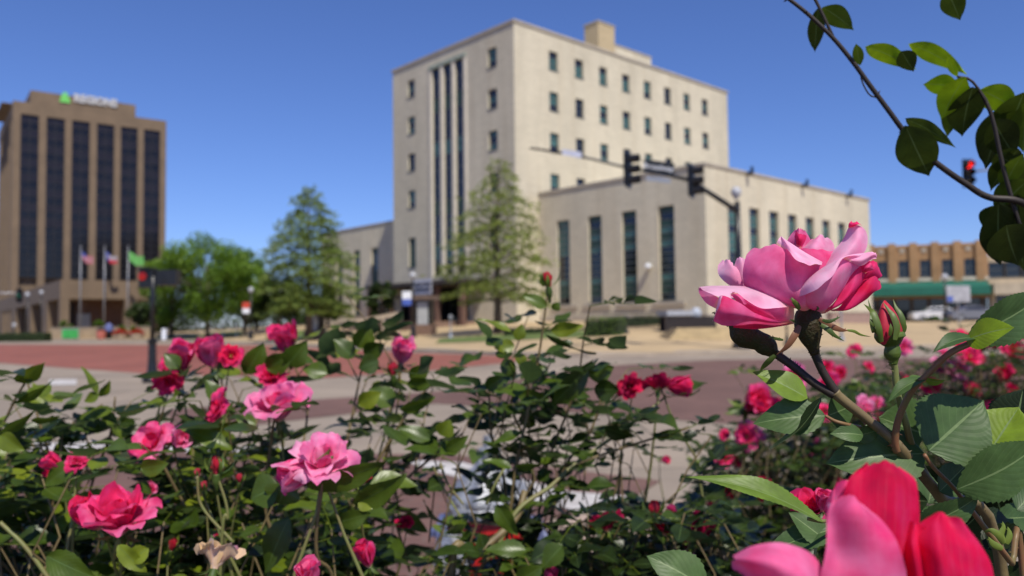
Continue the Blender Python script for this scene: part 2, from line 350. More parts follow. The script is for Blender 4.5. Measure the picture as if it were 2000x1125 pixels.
# brick carriageways and the crosswalk markings
gpoly('red_brick_road', [[(-400, 672), (500, 674), (300, 731), (-400, 680)], [(500, 674), (800, 688.5), (640, 738), (300, 731)],
                         [(800, 688.5), (1080, 699), (860, 722), (640, 738)]], ROADR, 0.004)
gpoly('brick_crossing', [[(330, 800), (850, 765), (850, 788), (330, 850)], [(850, 765), (1190, 714), (1300, 818), (850, 788)],
                         [(1190, 714), (1400, 703), (1700, 700), (1300, 818)], [(1700, 700), (2300, 692), (2300, 900), (1300, 818)]], ROADP, 0.004)
gpoly('brick_road', [[(-300, 880), (250, 876), (900, 890), (1290, 940)], [(-300, 880), (1290, 940), (1230, 976), (1075, 1015)], [(-300, 880), (1075, 1015), (700, 1300), (-900, 1300)]], ROADP, 0.0045)
gpoly('road_marking', [[(40, 867), (180, 865), (600, 878), (560, 888)], [(40, 867), (560, 888), (400, 884), (-100, 880)]], PAINT, 0.0085)
gpoly('crosswalk_marking', [[(780, 900), (905, 905), (1110, 962), (1060, 985)], [(1110, 962), (1232, 972), (1150, 1004), (1060, 985)]], PAINT, 0.0088)
gpoly('lane_marking', [[(95, 742), (150, 741), (150, 752), (98, 753)]], PAINT, 0.0085)
gpoly('near_pavement', [[(1095, 1016), (1280, 985), (1700, 930), (2500, 1500), (700, 1500)], [(1095, 1016), (700, 1500), (300, 1500)]], PINKC, 0.009)
gpoly('planting_bed', [[(-14, -3), (14, -3), (14, 3.0), (3.0, 3.6), (0.8, 2.4), (-14, 2.4)]], EARTH, 0.0135, True)
def lawn(polys, name='lawn'): return gpoly(name, polys, GRASS, 0.16, True)
# ---------------------------------------------------------------- buildings
class Frame:
    def __init__(s, loc, az):   # az: compass direction (deg clockwise from +Y) of local +x
        s.rot = R(90-az); s.loc = Vector(loc); s.X = Vector((math.sin(R(az)), math.cos(R(az)), 0)); s.Y = Vector((-s.X.y, s.X.x, 0))
    def loc_(s, p): d = p-s.loc; return Vector((d.dot(s.X), d.dot(s.Y), d.z))
    def atx(s, px, py, x0=0): return s.loc_(onplane(px, py, s.loc+s.X*x0, s.X))
    def aty(s, px, py, y0=0): return s.loc_(onplane(px, py, s.loc+s.Y*y0, s.Y))
    def w(s, x, y, z): return s.loc+s.X*x+s.Y*y+Vector((0, 0, z))
def facade(mb, ax, c, a0, a1, z0, z1, ops, dep):
    """wall face on plane x=c (ax 'x') or y=c (ax 'y'), facing -ax, with recessed openings"""
    us = sorted({a0, a1, *[o[0] for o in ops], *[o[1] for o in ops]}); zs = sorted({z0, z1, *[o[2] for o in ops], *[o[3] for o in ops]})
    us = [u for u in us if a0 <= u <= a1]; zs = [z for z in zs if z0 <= z <= z1]
    P = (lambda u, z, d=0: (c+d, u, z)) if ax == 'x' else (lambda u, z, d=0: (u, c+d, z))
    def q(*p): mb.quad(*(p if ax == 'y' else p[::-1]))
    for u, u2 in zip(us, us[1:]):
        for z, z2 in zip(zs, zs[1:]):
            m = ((u+u2)/2, (z+z2)/2)
            if any(o[0] < m[0] < o[1] and o[2] < m[1] < o[3] for o in ops): continue
            q(P(u, z), P(u2, z), P(u2, z2), P(u, z2))
    for (u, u2, z, z2) in ops:
        q(P(u, z), P(u, z, dep), P(u, z2, dep), P(u, z2)); q(P(u2, z, dep), P(u2, z), P(u2, z2), P(u2, z2, dep))
        q(P(u, z), P(u2, z), P(u2, z, dep), P(u, z, dep)); q(P(u, z2, dep), P(u2, z2, dep), P(u2, z2), P(u, z2))
def abox(mb, ax, c, d0, d1, u0, u1, z0, z1):
    if ax == 'x': mb.box(c+d0, c+d1, u0, u1, z0, z1)
    else: mb.box(u0, u1, c+d0, c+d1, z0, z1)
def window(root, ax, c, op, dep, rows, cols=1, kinds=None, label=None, sill=True, fw=0.07):
    u0, u1, z0, z1 = op; fb = MB(); pb = MB(); d = dep-0.10
    for a, b in ((u0, u0+fw), (u1-fw, u1)): abox(fb, ax, c, d, d+0.09, a, b, z0, z1)
    for k in range(1, cols): u = u0+(u1-u0)*k/cols; abox(fb, ax, c, d+.01, d+0.08, u-fw*.35, u+fw*.35, z0, z1)
    for k in range(rows+1):
        z = z0+(z1-z0)*k/rows; abox(fb, ax, c, d+.004, d+0.086, u0+fw, u1-fw, max(z0, z-fw*.5), min(z1, z+fw*.5))
    if sill: abox(fb, ax, c, -0.06, 0.12, u0-0.05, u1+0.05, z0-0.10, z0+0.004)
    for k in range(rows):
        za, zb = z0+(z1-z0)*k/rows, z0+(z1-z0)*(k+1)/rows
        pb.mi = (kinds[k % len(kinds)] if kinds else 0); e = d+0.04
        P = (lambda u, z: (c+e, u, z)) if ax == 'x' else (lambda u, z: (u, c+e, z))
        pts = [P(u0, za), P(u1, za), P(u1, zb), P(u0, zb)]
        pb.quad(*(pts if ax == 'y' else pts[::-1]))
    wobj = fb.build('window', [MUL], root); pb.build('pane', [GLD, TEAL, TEALD, WHITE], wobj)
    if label: wobj['label'] = label
    return wobj
C = pix(1003, 42, 72.0)
FR = Frame((C.x, C.y, 0), 47.4)
H = C.z
Ly = FR.atx(767, 137).y; Lx = FR.aty(1420, 181).x
wq = FR.aty(1052, 378); xw, Hw = wq.x, wq.z
q = FR.atx(1376, 325, xw); Lw = -q.y; Hw = (Hw+q.z)/2
L2 = FR.aty(1697, 391, -Lw).x-xw
print('tower', H, Lx, Ly, 'wing', xw, Hw, Lw, L2, q)
bld = thing('office_tower_block', 'tall pale stone block with small square windows and four vertical fins over its entrance', 'building', FR.loc, FR.rot)
wall = MB(); RV = 0.27
cols = [FR.aty(x, y).x for x, y in ((1081,118),(1133,134),(1181,149),(1225,162),(1267,176),(1306,188),(1343,199),(1377,210))]
c0, dc = cols[0], (cols[7]-cols[0])/7
ww = FR.aty(1088.5, 118).x-FR.aty(1074, 118).x; ww *= 1.2
rowsz = [(FR.aty(1081, b).z, FR.aty(1081, a).z) for a, b in ((101,137),)] + [(FR.aty(1085, 214).z, FR.aty(1085, 180).z), (FR.aty(1088, 296).z, FR.aty(1088, 261).z), (FR.aty(1090, 368).z, FR.aty(1090, 340).z)]
wh = rowsz[0][1]-rowsz[0][0]; zt = [r[1] for r in rowsz]; dz = (zt[0]-zt[2])/2; zt = [zt[0]-dz*k for k in range(5)]
print('win', ww, wh, dz, dc, c0)
ops = []
for r in range(5):
    for k in range(8):
        cx = c0+dc*k
        if r >= 3 and cx > xw and zt[r]-wh < Hw: continue
        if r == 4: continue
        ops.append((cx-ww/2, cx+ww/2, zt[r]-wh, zt[r]))
facade(wall, 'y', 0, 0, Lx, -0.5, H, ops, RV)
kindsel = [(0, 1, 1), (0, 0, 0), (1, 0, 1), (0, 1, 0)]
for i, o in enumerate(ops): window(bld, 'y', 0, o, RV, 3, 1, [1, 1, 0] if i in (0, 1, 2, 3, 11, 21) else (kindsel[i % 4]))
# left face
def ux(px, py): return FR.atx(px, py)
yl, yr = ux(803, 170).y, ux(961, 115).y
wl = abs(ux(797, 170).y-ux(809, 170).y); wr = abs(ux(953, 115).y-ux(969, 115).y)*0.95; wl = wr = (wl+wr)/2*1.15
opsl = []
for k in range(5): opsl.append((yr-wr/2, yr+wr/2, zt[k]-wh, zt[k]))
for k in range(4): opsl.append((yl-wl/2, yl+wl/2, zt[k]-wh, zt[k]))
tz1, tz0 = ux(808, 464).z, ux(808, 521).z
opsl += [(yl-wl/2, yl+wl/2, tz0, tz1), (yr-wr/2, yr+wr/2, tz0, tz1)]
# tall strips
sx_ = [(850, 136), (873, 128), (895, 120)]
ys = [ux(*p).y for p in sx_]; sw = abs(ux(845, 136).y-ux(856, 136).y)*1.05
step = (ys[0]-ys[2])/2; yc = ys[1]
ztop = ux(873, 124).z; zbot = ux(868, 538).z
edge = step*1.62
opsl.append((yc-edge, yc+edge, zbot, ztop))
ze0 = ux(800, 556).z
# entrance recess
ye0, ye1 = ux(915, 560).y, ux(772, 556).y
opsl.append((ye0, ye1-1.0, -0.5, ze0-0.5))
facade(wall, 'x', 0, 0, Ly, -0.5, H, opsl, RV)
wall.quad((Lx,0,-.5),(Lx,Ly,-.5),(Lx,Ly,H),(Lx,0,H)); wall.quad((0,Ly,-.5),(0,Ly,H),(Lx,Ly,H),(Lx,Ly,-.5)); wall.quad((0,0,H-.3),(Lx,0,H-.3),(Lx,Ly,H-.3),(0,Ly,H-.3))
for b in ops: pass
wall.build('wall', STONE, bld)
for i, o in enumerate(opsl[:9]): window(bld, 'x', 0, o, RV, 3, 1, kindsel[(i*3) % 4])
for o in opsl[9:11]: window(bld, 'x', 0, o, RV, 5, 1, [2, 2, 2, 2, 2], 'tall green window')
# coping and parapet line
cp = MB(); cp.box(-.12, Lx+.12, -.12, .35, H, H+.22); cp.box(-.12, .35, .35, Ly+.12, H, H+.22); cp.box(.35, Lx+.12, Ly-.3, Ly+.12, H, H+.22); cp.box(Lx-.3, Lx+.12, .35, Ly-.3, H, H+.22); cp.build('coping', STONE2, bld)
# fin bay
for k in range(3):
    yy = yc+step*(1-k); o = (yy-step*.34, yy+step*.34, zbot+.1, ztop-.05); window(bld, 'x', 0, o, RV, 14, 1, [0, 1, 0, 0, 2, 0, 0], 'full height window strip between two fins', sill=False)
for k in range(4):
    fb = MB(); y0 = yc+step*(1.5-k); hw = (step-sw)/2
    hw = step*.165; prof = [(-0.10, -hw*.55), (-0.10, hw*.55), (0.0, hw), (RV-.12, hw), (RV-.12, -hw), (0.0, -hw)]
    b = len(fb.v)
    for z in (zbot-0.2, ztop-0.9): fb.v += [Vector((a, y0+c_, z)) for a, c_ in prof]
    fb.v += [Vector((max(a, -0.05), y0+c_, ztop-.02)) for a, c_ in prof]
    for L_ in (0, 6):
        for j in range(6): fb.face([b+L_+j, b+L_+(j+1) % 6, b+L_+6+(j+1) % 6, b+L_+6+j])
    fb.face([b+12+j for j in range(6)][::-1]); fb.face([b+j for j in range(6)])
    fb.build('fin', FINS, bld)
hb = MB(); hb.box(-.10, RV-.1, yc-edge, yc+edge, ztop-.02, ztop+.35); hb.build('fin_bay_head', M_('verdigris_head', (0.33,0.38,0.30), 0.7, 0.15, 2), bld)
# entrance: porch with its deep shade painted dark, canopy, brick plinth, doors
en = MB(); en.quad((3.5, ye0, -.5), (3.5, ye1, -.5), (3.5, ye1, ze0), (3.5, ye0, ze0)); en.quad((RV, ye0, -.5), (3.5, ye0, -.5), (3.5, ye0, ze0), (RV, ye0, ze0)); en.quad((3.5, ye1-1, -.5), (RV, ye1-1, -.5), (RV, ye1-1, ze0), (3.5, ye1-1, ze0)); en.build('porch', DARK, bld)
can = MB(); can.box(-3.2, -.02, ye0-3.0, ye1+.8, ze0-.45, ze0-.05); can.box(-4.4, -3.21, ye0+2, ye1-3.2, ze0-1.6, ze0-1.35)
can.build('entrance_canopy', M_('dark_bronze', (0.055,0.04,0.033), 0.6, 0.2, 2), bld)
pl = MB()
for k in range(5):
    yy = ye0-2.6+(ye1-ye0+3)*k/4; pl = MB(); pl.box(-2.9, -2.4, yy, yy+.5, -.5, ze0-.5); pl.build('porch_pier', REDBR, bld)
dd = MB(); dd.box(3.38, 3.45, ye0+2.5, ye1-4, .3, 4.2); dd.build('door', GLD, bld)
st = MB()
for k in range(5): st.box(-6.2-.4*k, -5.8-.4*k, ye0-1, ye1-2, -.5, 1.55-.16*k)
st.box(-5.8, -.05, ye0-1, ye1-2, -.5, 1.6); st.build('entrance_steps', M_('step_brick', (0.22,0.14,0.10), 0.85, 0.2, 3), bld)
bn = MB(); bn.box(-3.30, -3.22, FR.atx(842, 560, -3.3).y, FR.atx(805, 560, -3.3).y, ze0-1.3, ze0+.15); banner_sign = bn.build('lettered_sign_panel', M_('sign_white', (0.5,0.51,0.58), 0.5, 0.1, 3), bld)
def text(s, size, mat, parent, loc, rot, ext=0.02, name='lettering', bold=0.0, sx=1.0):
    cu = bpy.data.curves.new(name, 'FONT'); cu.body = s; cu.size = size; cu.extrude = ext; cu.offset = bold; cu.align_x = 'CENTER'; cu.align_y = 'CENTER'; cu.resolution_u = 2
    t = bpy.data.objects.new('tmp', cu); COL.objects.link(t); dg = bpy.context.evaluated_depsgraph_get(); me = bpy.data.meshes.new_from_object(t.evaluated_get(dg))
    bpy.data.objects.remove(t); me.materials.clear(); me.materials.append(mat); me.name = name
    o = bpy.data.objects.new(name, me); COL.objects.link(o); o.parent = parent; o.location = loc; o.rotation_euler = rot; o.scale = (sx, 1, 1); return o
yb = (FR.atx(842, 560, -3.3).y+FR.atx(805, 560, -3.3).y)/2
text('UNITED STATES', .42, BLACK, banner_sign, (-3.33, yb, ze0-.35), (R(90), 0, R(-90)), name='sign_lettering')
text('COURTHOUSE', .42, BLACK, banner_sign, (-3.33, yb, ze0-.85), (R(90), 0, R(-90)), name='sign_lettering')
# roof blocks
def roofblock(x0, x1, y0, y1, z1, name='penthouse', M=STONE):
    b = MB(); b.box(x0, x1, y0, y1, H-.3, z1); b.build(name, M, bld); c_ = MB(); c_.box(x0-.08, x1+.08, y0-.08, y1+.08, z1+.002, z1+.16); c_.build('penthouse_coping', STONE2, bld)
yp = 4.2
a = FR.aty(1168, 42, yp); b = FR.aty(1200, 48, yp); ph = FR.aty(1278, 116, yp+.02)
ydeep = FR.atx(1141, 50, a.x).y
roofblock(a.x, b.x, yp, ydeep, a.z, 'penthouse_tower', PENT)
roofblock(b.x+.003, ph.x, yp+.5, ydeep+3, FR.aty(1278, 116, yp+.5).z)
yd2 = FR.atx(1125, 68, a.x-1.5).y
roofblock(a.x-1.4, a.x-.09, yp+3.2, max(yd2, yp+4), FR.atx(1135, 66, a.x-1.4).z, 'penthouse_annex')
# ---- right wing
wg = thing('low_stone_wing', 'low pale stone wing with tall narrow windows in front of the tall block', 'building', FR.w(xw, -Lw, 0), FR.rot)
FW = Frame(FR.w(xw, -Lw, 0), 47.4)
wl_ = MB(); D2 = 0.30
o1 = []
for (pa, pb, pt, pb2) in ((1089.5, 1111.5, 431, 595), (1151, 1174, 421, 591), (1219, 1243, 411, 588), (1290, 1315, 402, 585)):
    u1, u0 = FW.atx(pa, 500).y, FW.atx(pb, 500).y; o1.append([u0, u1, FW.atx((pa+pb)/2, pb2).z, FW.atx((pa+pb)/2, pt).z])
zt_ = sum(o[3] for o in o1)/4; zb_ = sum(o[2] for o in o1)/4; uw = sum(o[1]-o[0] for o in o1)/4*1.18
mids = [(o[0]+o[1])/2 for o in o1]; stp = (mids[0]-mids[3])/3; m0 = mids[3]
o1 = [(m0+stp*k-uw/2, m0+stp*k+uw/2, zb_, zt_) for k in (3, 2, 1, 0)]
print('wingwin', o1, stp)
o2 = []; xs = [FW.aty(x, y).x for x, y in ((1473,406),(1513,412),(1550,418),(1583,423),(1614,429),(1644,434))]
st2 = (xs[5]-xs[0])/5
k = -1
while xs[0]+st2*k+uw/2 < L2-1.0:
    cx = xs[0]+st2*k
    if cx > 1: o2.append((cx-uw/2, cx+uw/2, zb_, zt_))
    k += 1
if len(o2) > 7: o2 = o2[:7]
facade(wl_, 'x', 0, 0, Lw, -0.5, Hw, o1, D2); facade(wl_, 'y', 0, 0, L2, -0.5, Hw, o2, D2)
wl_.quad((L2,0,-.5),(L2,Lw-.01,-.5),(L2,Lw-.01,Hw),(L2,0,Hw)); wl_.quad((0,0,Hw-.25),(L2,0,Hw-.25),(L2,Lw-.01,Hw-.25),(0,Lw-.01,Hw-.25))
wl_.build('wall', STONE, wg)
cp = MB(); cp.box(-.1, L2+.1, -.1, .3, Hw, Hw+.2); cp.box(-.1, .3, .3, Lw-.01, Hw, Hw+.2); cp.box(L2-.3, L2+.1, .3, Lw-.01, Hw, Hw+.2); cp.build('coping', STONE2, wg)
bs = MB(); bs.box(-.09, L2+.09, -.09, -.003, -.5, zb_-1.1); bs.box(-.09, -.003, -.003, Lw-.02, -.5, zb_-1.1); bs.build('plinth', STONE2, wg)
KW = [0, 2, 0, 2, 2, 0, 0, 0, 0, 1, 0, 1, 0, 1]
for i, o in enumerate(o1):
    window(wg, 'x', 0, o, D2, 14, 1, [0, 2, 2, 1, 0, 0, 0, 0, 1, 1, 1, 1, 1, 1] if i == 0 else [0, 2, 2, 1, 0, 0, 0, 0, 1, 2, 1, 2, 0, 2], 'tall slot window with green upper panels' if i == 0 else 'tall slot window with dark glass')
    sb = MB(); sb.box(-.14, .05, o[0]-.9, o[1]+.6, o[2]-.42, o[2]-.12); sb.build('sill', STONE2, wg)
for i, o in enumerate(o2): window(wg, 'y', 0, o, D2, 14, 1, [0, 0, 0, 0, 0, 0, 0, 1, 1, 1, 0, 1, 1, 0])
# lanterns seen inside windows
for o in o1[1:]:
    lb = MB(); cx = (o[0]+o[1])/2; z0_ = o[2]+(o[3]-o[2])*.42
    lb.box(.30, .34, cx-.09, cx+.09, z0_, z0_+.75); lb.box(.30, .34, cx-.2, cx+.2, z0_, z0_+.18); lb.build('window_candle', WHITE, wg)
sp = MB(); pc = FW.atx(1270, 520); sp.lathe([(0.02, -.25), (.2, -.2), (.28, -.05), (.24, .1), (.1, .2)], (-.3, pc.y, pc.z), (0, 0, 1), 14); sp.box(-.3, -.002, pc.y-.04, pc.y+.04, pc.z-.02, pc.z+.05); sp.build('wall_lamp', WHITE, wg)
for x, y in ((1457, 341), (1565, 363), (1652, 383)):
    p_ = FW.aty(x, y); f = MB(); f.box(p_.x-.12, p_.x+.12, -.5, -.101, Hw-.1, Hw+.12); f.box(p_.x-.16, p_.x+.16, -.6, -.5, Hw-.1, Hw+.5); f.build('floodlight', BLACK, wg)
# ---- left wing
lw_x = 6.0
lwg = thing('rear_stone_wing', 'low pale stone wing at the left of the tall block partly in its shadow', 'building', FR.loc, FR.rot)
yA = Ly+.003; yB = FR.atx(650, 455, lw_x).y+3; hl = FR.atx(660, 453, lw_x).z
lb = MB(); ol = []
for x in (663, 697, 732):
    c_ = FR.atx(x, 550, lw_x).y; ol.append((c_-uw/2, c_+uw/2, FR.atx(x, 616, lw_x).z, FR.atx(x, 489, lw_x).z))
z1 = sum(o[3] for o in ol)/3; z0 = sum(o[2] for o in ol)/3; ol = [(o[0], o[1], z0, z1) for o in ol][::-1]
facade(lb, 'x', lw_x, yA, yB, -.5, hl, ol, D2); lb.quad((lw_x, yA, hl), (Lx-1, yA, hl), (Lx-1, yB, hl), (lw_x, yB, hl)); lb.quad((lw_x, yB, -.5), (Lx-1, yB, -.5), (Lx-1, yB, hl), (lw_x, yB, hl))
lb.build('wall', STONE, lwg); cp = MB(); cp.box(lw_x-.1, lw_x+.3, yA, yB+.1, hl+.002, hl+.2); cp.build('coping', STONE2, lwg)
for i, o in enumerate(ol): window(lwg, 'x', lw_x, o, D2, 12, 1, [[0, 2, 2, 0, 0], [2, 0, 0, 2], [0, 0, 2]][i])
# ---- far left office tower
A = pix(26, 196, 150.0); FB = Frame((A.x, A.y, 0), 53.0); HB = A.z
rb = thing('brown_office_tower', 'brown office tower with dark glass strips between tan pilasters and letters on its roof box', 'building', FB.loc, FB.rot)
LB = FB.aty(325, 237).x; DB = 30.0
wallb = MB()
pil = [(20, 38), (74, 89), (125, 139), (174, 188), (222, 235), (268, 280), (312, 325)]
pr = [(FB.aty(a, 400).x, FB.aty(b, 400).x) for a, b in pil]; pr[0] = (0, pr[0][1]); pr[-1] = (pr[-1][0], LB)
zt0 = (FB.aty(38, 221).z+FB.aty(300, 255).z)/2; zb0 = FB.aty(207, 545).z
Pp = FB.atx(118, 546); pp = -Pp.y; zp1 = Pp.z; zp0 = FB.atx(118, 583).z
print('bank', HB, LB, pp, zp0, zp1, zt0, zb0)
wallb.box(0, LB, 0, DB, zt0, HB)
wallb.build('parapet_wall', TAN, rb)
for a, b in pr: m = MB(); m.box(a, b, .003, 1.2, 0, zt0-.002); m.build('pilaster', TAN, rb)
for (a, b), (c_, d_) in zip(pr, pr[1:]):
    fr = MB(); gl = MB(); nf = 11; fh = (zt0-zb0)/nf
    for k in range(nf):
        gl.mi = 0; gl.quad((b+.002, .40, zb0+fh*k), (c_-.002, .40, zb0+fh*k), (c_-.002, .40, zb0+fh*(k+.5)), (b+.002, .40, zb0+fh*(k+.5)))
        gl.mi = 1 if k > 2 else 0; gl.quad((b+.002, .37, zb0+fh*(k+.5)), (c_-.002, .37, zb0+fh*(k+.5)), (c_-.002, .37, zb0+fh*(k+1)), (b+.002, .37, zb0+fh*(k+1)))
        for q_ in (0, .5): fr.box(b+.002, c_-.002, .30, .36, zb0+fh*(k+q_)-.05, zb0+fh*(k+q_)+.05)
    fr.box((b+c_)/2-.06, (b+c_)/2+.06, .29, .365, zb0, zt0-.003); fo = gl.build('window_strip', [GLR, GLB], rb); fr.build('mullion', M_('bronze_frame', (0.018,0.015,0.015), .5), fo)
sd_ = MB(); 
for k in range(9): sd_.box(.003, 1.0, 1.5+k*3.3, 2.5+k*3.3, 0, zt0-.002)
sd_.build('side_fin', TAN, rb); bk = MB(); bk.box(1.02, LB-.5, 1.25, DB, 0, zt0-.004); bk.build('core_wall', TAN, rb)
p0 = MB(); r0, r1 = FB.aty(60, 178, .5), FB.aty(265, 203, .5); p0.box(r0.x, r1.x, .5, DB-6, HB+.002, (r0.z+r1.z)/2); p0.box(r0.x-4.5, r0.x-.003, 3.0, DB-10, HB+.002, r0.z-2.2); p0.build('roof_box', TAN, rb)
s1 = FB.aty(145, 188, .4); s2 = FB.aty(228, 207, .4); zc = (s1.z+s2.z)/2
tb = text('REGIONS', (s2.x-s1.x)/3.6, M_('letter_white', (0.50,0.49,0.48), .4, .05, 3), rb, ((s1.x+s2.x)/2, .30, zc), (R(90), 0, 0), .1, 'roof_lettering', .10, 0.88)
lg = MB(); gx = FB.aty(127, 190, .4); 
for k, (wd, z_) in enumerate(((1.0, -1.0), (.9, -.5), (.72, 0), (.4, .5))): lg.quad((gx.x-wd, .3, gx.z+z_), (gx.x+wd, .3, gx.z+z_), (gx.x+wd*.72, .3, gx.z+z_+.46), (gx.x-wd*.72, .3, gx.z+z_+.46))
lg.build('green_pyramid_emblem', M_('emblem_green', (0.18,0.62,0.12), .4, .1, 2), rb)
# podium
pd = MB(); zr = zp1; pdx = FB.aty(305, 600, -pp).x
def pier(mb, ax, a, b, z1): 
    if ax == 'y': mb.box(a, b, -pp, -pp+1.3, 0, z1)
    else: mb.box(.0, 1.3, a, b, 0, z1)
pd.box(0, pdx, -pp, -.003, zp0, zr); pd.build('podium_fascia', TAN, rb)
for a, b in ((114, 135), (244, 267)):
    m = MB(); u0, u1 = FB.aty(a, 620, -pp).x, FB.aty(b, 620, -pp).x; m.box(max(0.003, u0), u1, -pp+.003, -pp+1.6, 0, zp0-.002); m.build('podium_pier', TAN, rb)
for a, b in ((80, 92), (50, 60), (22, 30), (-6, 3), (-40, -28)):
    m = MB(); u1, u0 = FB.atx(a, 620).y, FB.atx(b, 620).y; m.box(.003, 1.2, u0, u1, 0, zp0-.002); m.build('podium_pier', TAN, rb)
m = MB(); yf = FB.atx(-60, 620).y; m.box(-.002, 1.3, 0, yf, zp0, zr); m.build('side_fascia', TAN, rb)
m = MB(); m.box(3.5, pdx-1, -pp+5, -.01, 0, zp0-.004); m.build('lobby_wall', REDBR, rb)
m = MB(); m.box(FB.aty(152, 600, -pp+4.9).x, FB.aty(176, 600, -pp+4.9).x, -pp+4.7, -pp+4.98, .8, zp0-1.8); m.build('lobby_door', GREY, rb)
# ---- right brick shop building + neighbour
A = pix(1706, 484, 92.0); Bq = pix(1928, 466, 88.0)
azs = math.degrees(math.atan2(Bq.x-A.x, Bq.y-A.y)); FS = Frame((A.x, A.y, 0), azs)
sb_ = thing('brick_shop_building', 'two storey tan brick building with pilasters above a green awning', 'building', FS.loc, FS.rot)
LS = (Vector((Bq.x-A.x, Bq.y-A.y, 0))).length; HS = (FS.aty(1706, 484).z+FS.aty(1928, 466).z)/2; x0s = -9.0
pa = [1700, 1742, 1783, 1826, 1869, 1913]; ps = [FS.aty(x, 520).x for x in pa]; stS = (ps[5]-ps[0])/5
zw1, zw0 = FS.aty(1800, 508).z, FS.aty(1800, 541).z
ops = []; k = -3
while ps[0]+stS*k < LS-1.5:
    a = ps[0]+stS*k+stS*.32; ops.append((a, a+stS*.56, zw0, zw1)); k += 1
ops = [o for o in ops if o[0] > x0s+.3 and o[1] < LS-.2]
sw_ = MB(); facade(sw_, 'y', 0, x0s, LS, 3.6, HS-.5, ops, .35); sw_.box(x0s, LS, .36, 16, 3.6, HS-.8); sw_.quad((LS,0,3.6),(LS,.36,3.6),(LS,.36,HS-.5),(LS,0,HS-.5)); sw_.build('wall', BRICKT, sb_)
for o in ops: window(sb_, 'y', 0, o, .34, 2, 2, [0, 0])
k = -2
while ps[0]+stS*k < LS:
    a = ps[0]+stS*k; m = MB(); m.box(a-.35, a+.45, -.28, -.002, 3.7, HS+.12); m.build('pilaster', BRICKT, sb_)
    if a+stS < LS+.6:
        m = MB(); m.box(a+.9, a+stS-.8, -.08, -.003, zw1+.9, zw1+1.7); m.build('relief_panel', STONE2, sb_)
    k += 1
m = MB(); m.box(x0s, LS, -.12, .4, HS-.498, HS-.12); m.build('coping', BRICKT, sb_)
m = MB(); m.box(x0s, LS, -.2, -.003, FS.aty(1800, 549).z, zw0-.15); m.build('ledge', FINS, sb_)
m = MB(); zA1, zA0 = FS.aty(1800, 551).z, FS.aty(1800, 577, -2.6).z
P_ = [(-.203, zA1), (-2.6, zA0+.9), (-2.6, zA0), (-.203, zA0)]
for i in range(3): m.quad((x0s, P_[i][0], P_[i][1]), (LS-.3, P_[i][0], P_[i][1]), (LS-.3, P_[i+1][0], P_[i+1][1]), (x0s, P_[i+1][0], P_[i+1][1]))
for xx in (x0s, LS-.3): m.quad(*[(xx, a, b) for a, b in P_])
m.build('awning', M_('green_canvas', (0.005,0.115,0.078), .7, .1, 1), sb_)
m = MB(); m.box(x0s, LS, 1.2, 1.4, 0, 3.6)
m.build('shopfront', GLD, sb_)
m = MB()
for k in range(12): a = x0s+.5+k*(LS-x0s-1)/11; m.box(a-.15, a+.15, .9, 1.19, 0, 3.598)
m.build('shopfront_pier', M_('shop_brown', (0.10,0.07,0.05), .7, .3, 1), sb_)
nb = thing('pale_stone_shop_building', 'pale stone two storey shop building at the far right with a flat canopy', 'building', FS.w(LS+.01, 0, 0), FS.rot)
FN = Frame(FS.w(LS+.01, 0, 0), azs); hn = FN.aty(1990, 497).z
ops = [(FN.aty(x, 520).x-.9, FN.aty(x, 520).x+.9, FN.aty(1950, 541).z, FN.aty(1950, 512).z) for x in (1946, 1979, 2012, 2045, 2078)]
m = MB(); facade(m, 'y', 0, 0, 24, 4.2, hn, ops, .3); m.box(.02, 24, .32, 14, 3.8, hn-.2); m.build('wall', M_('shop_stone', (0.50,0.40,0.27), .8, .15, 1), nb)
for o in ops: window(nb, 'y', 0, o, .3, 2, 1, [0, 0])
m = MB(); m.box(0.05, 24, -2.2, -.003, 3.8, 5.0); m.build('canopy', M_('canopy_stone', (0.45,0.38,0.28), .8, .15, 1), nb)
m = MB(); m.box(0, 24, .6, .9, 0, 3.8); m.build('shopfront', GLD, nb)
m = MB()
for k in range(9): m.box(.1+k*2.9, .6+k*2.9, -.05, .55, 0, 3.797)
m.build('pier', STONE2, nb)
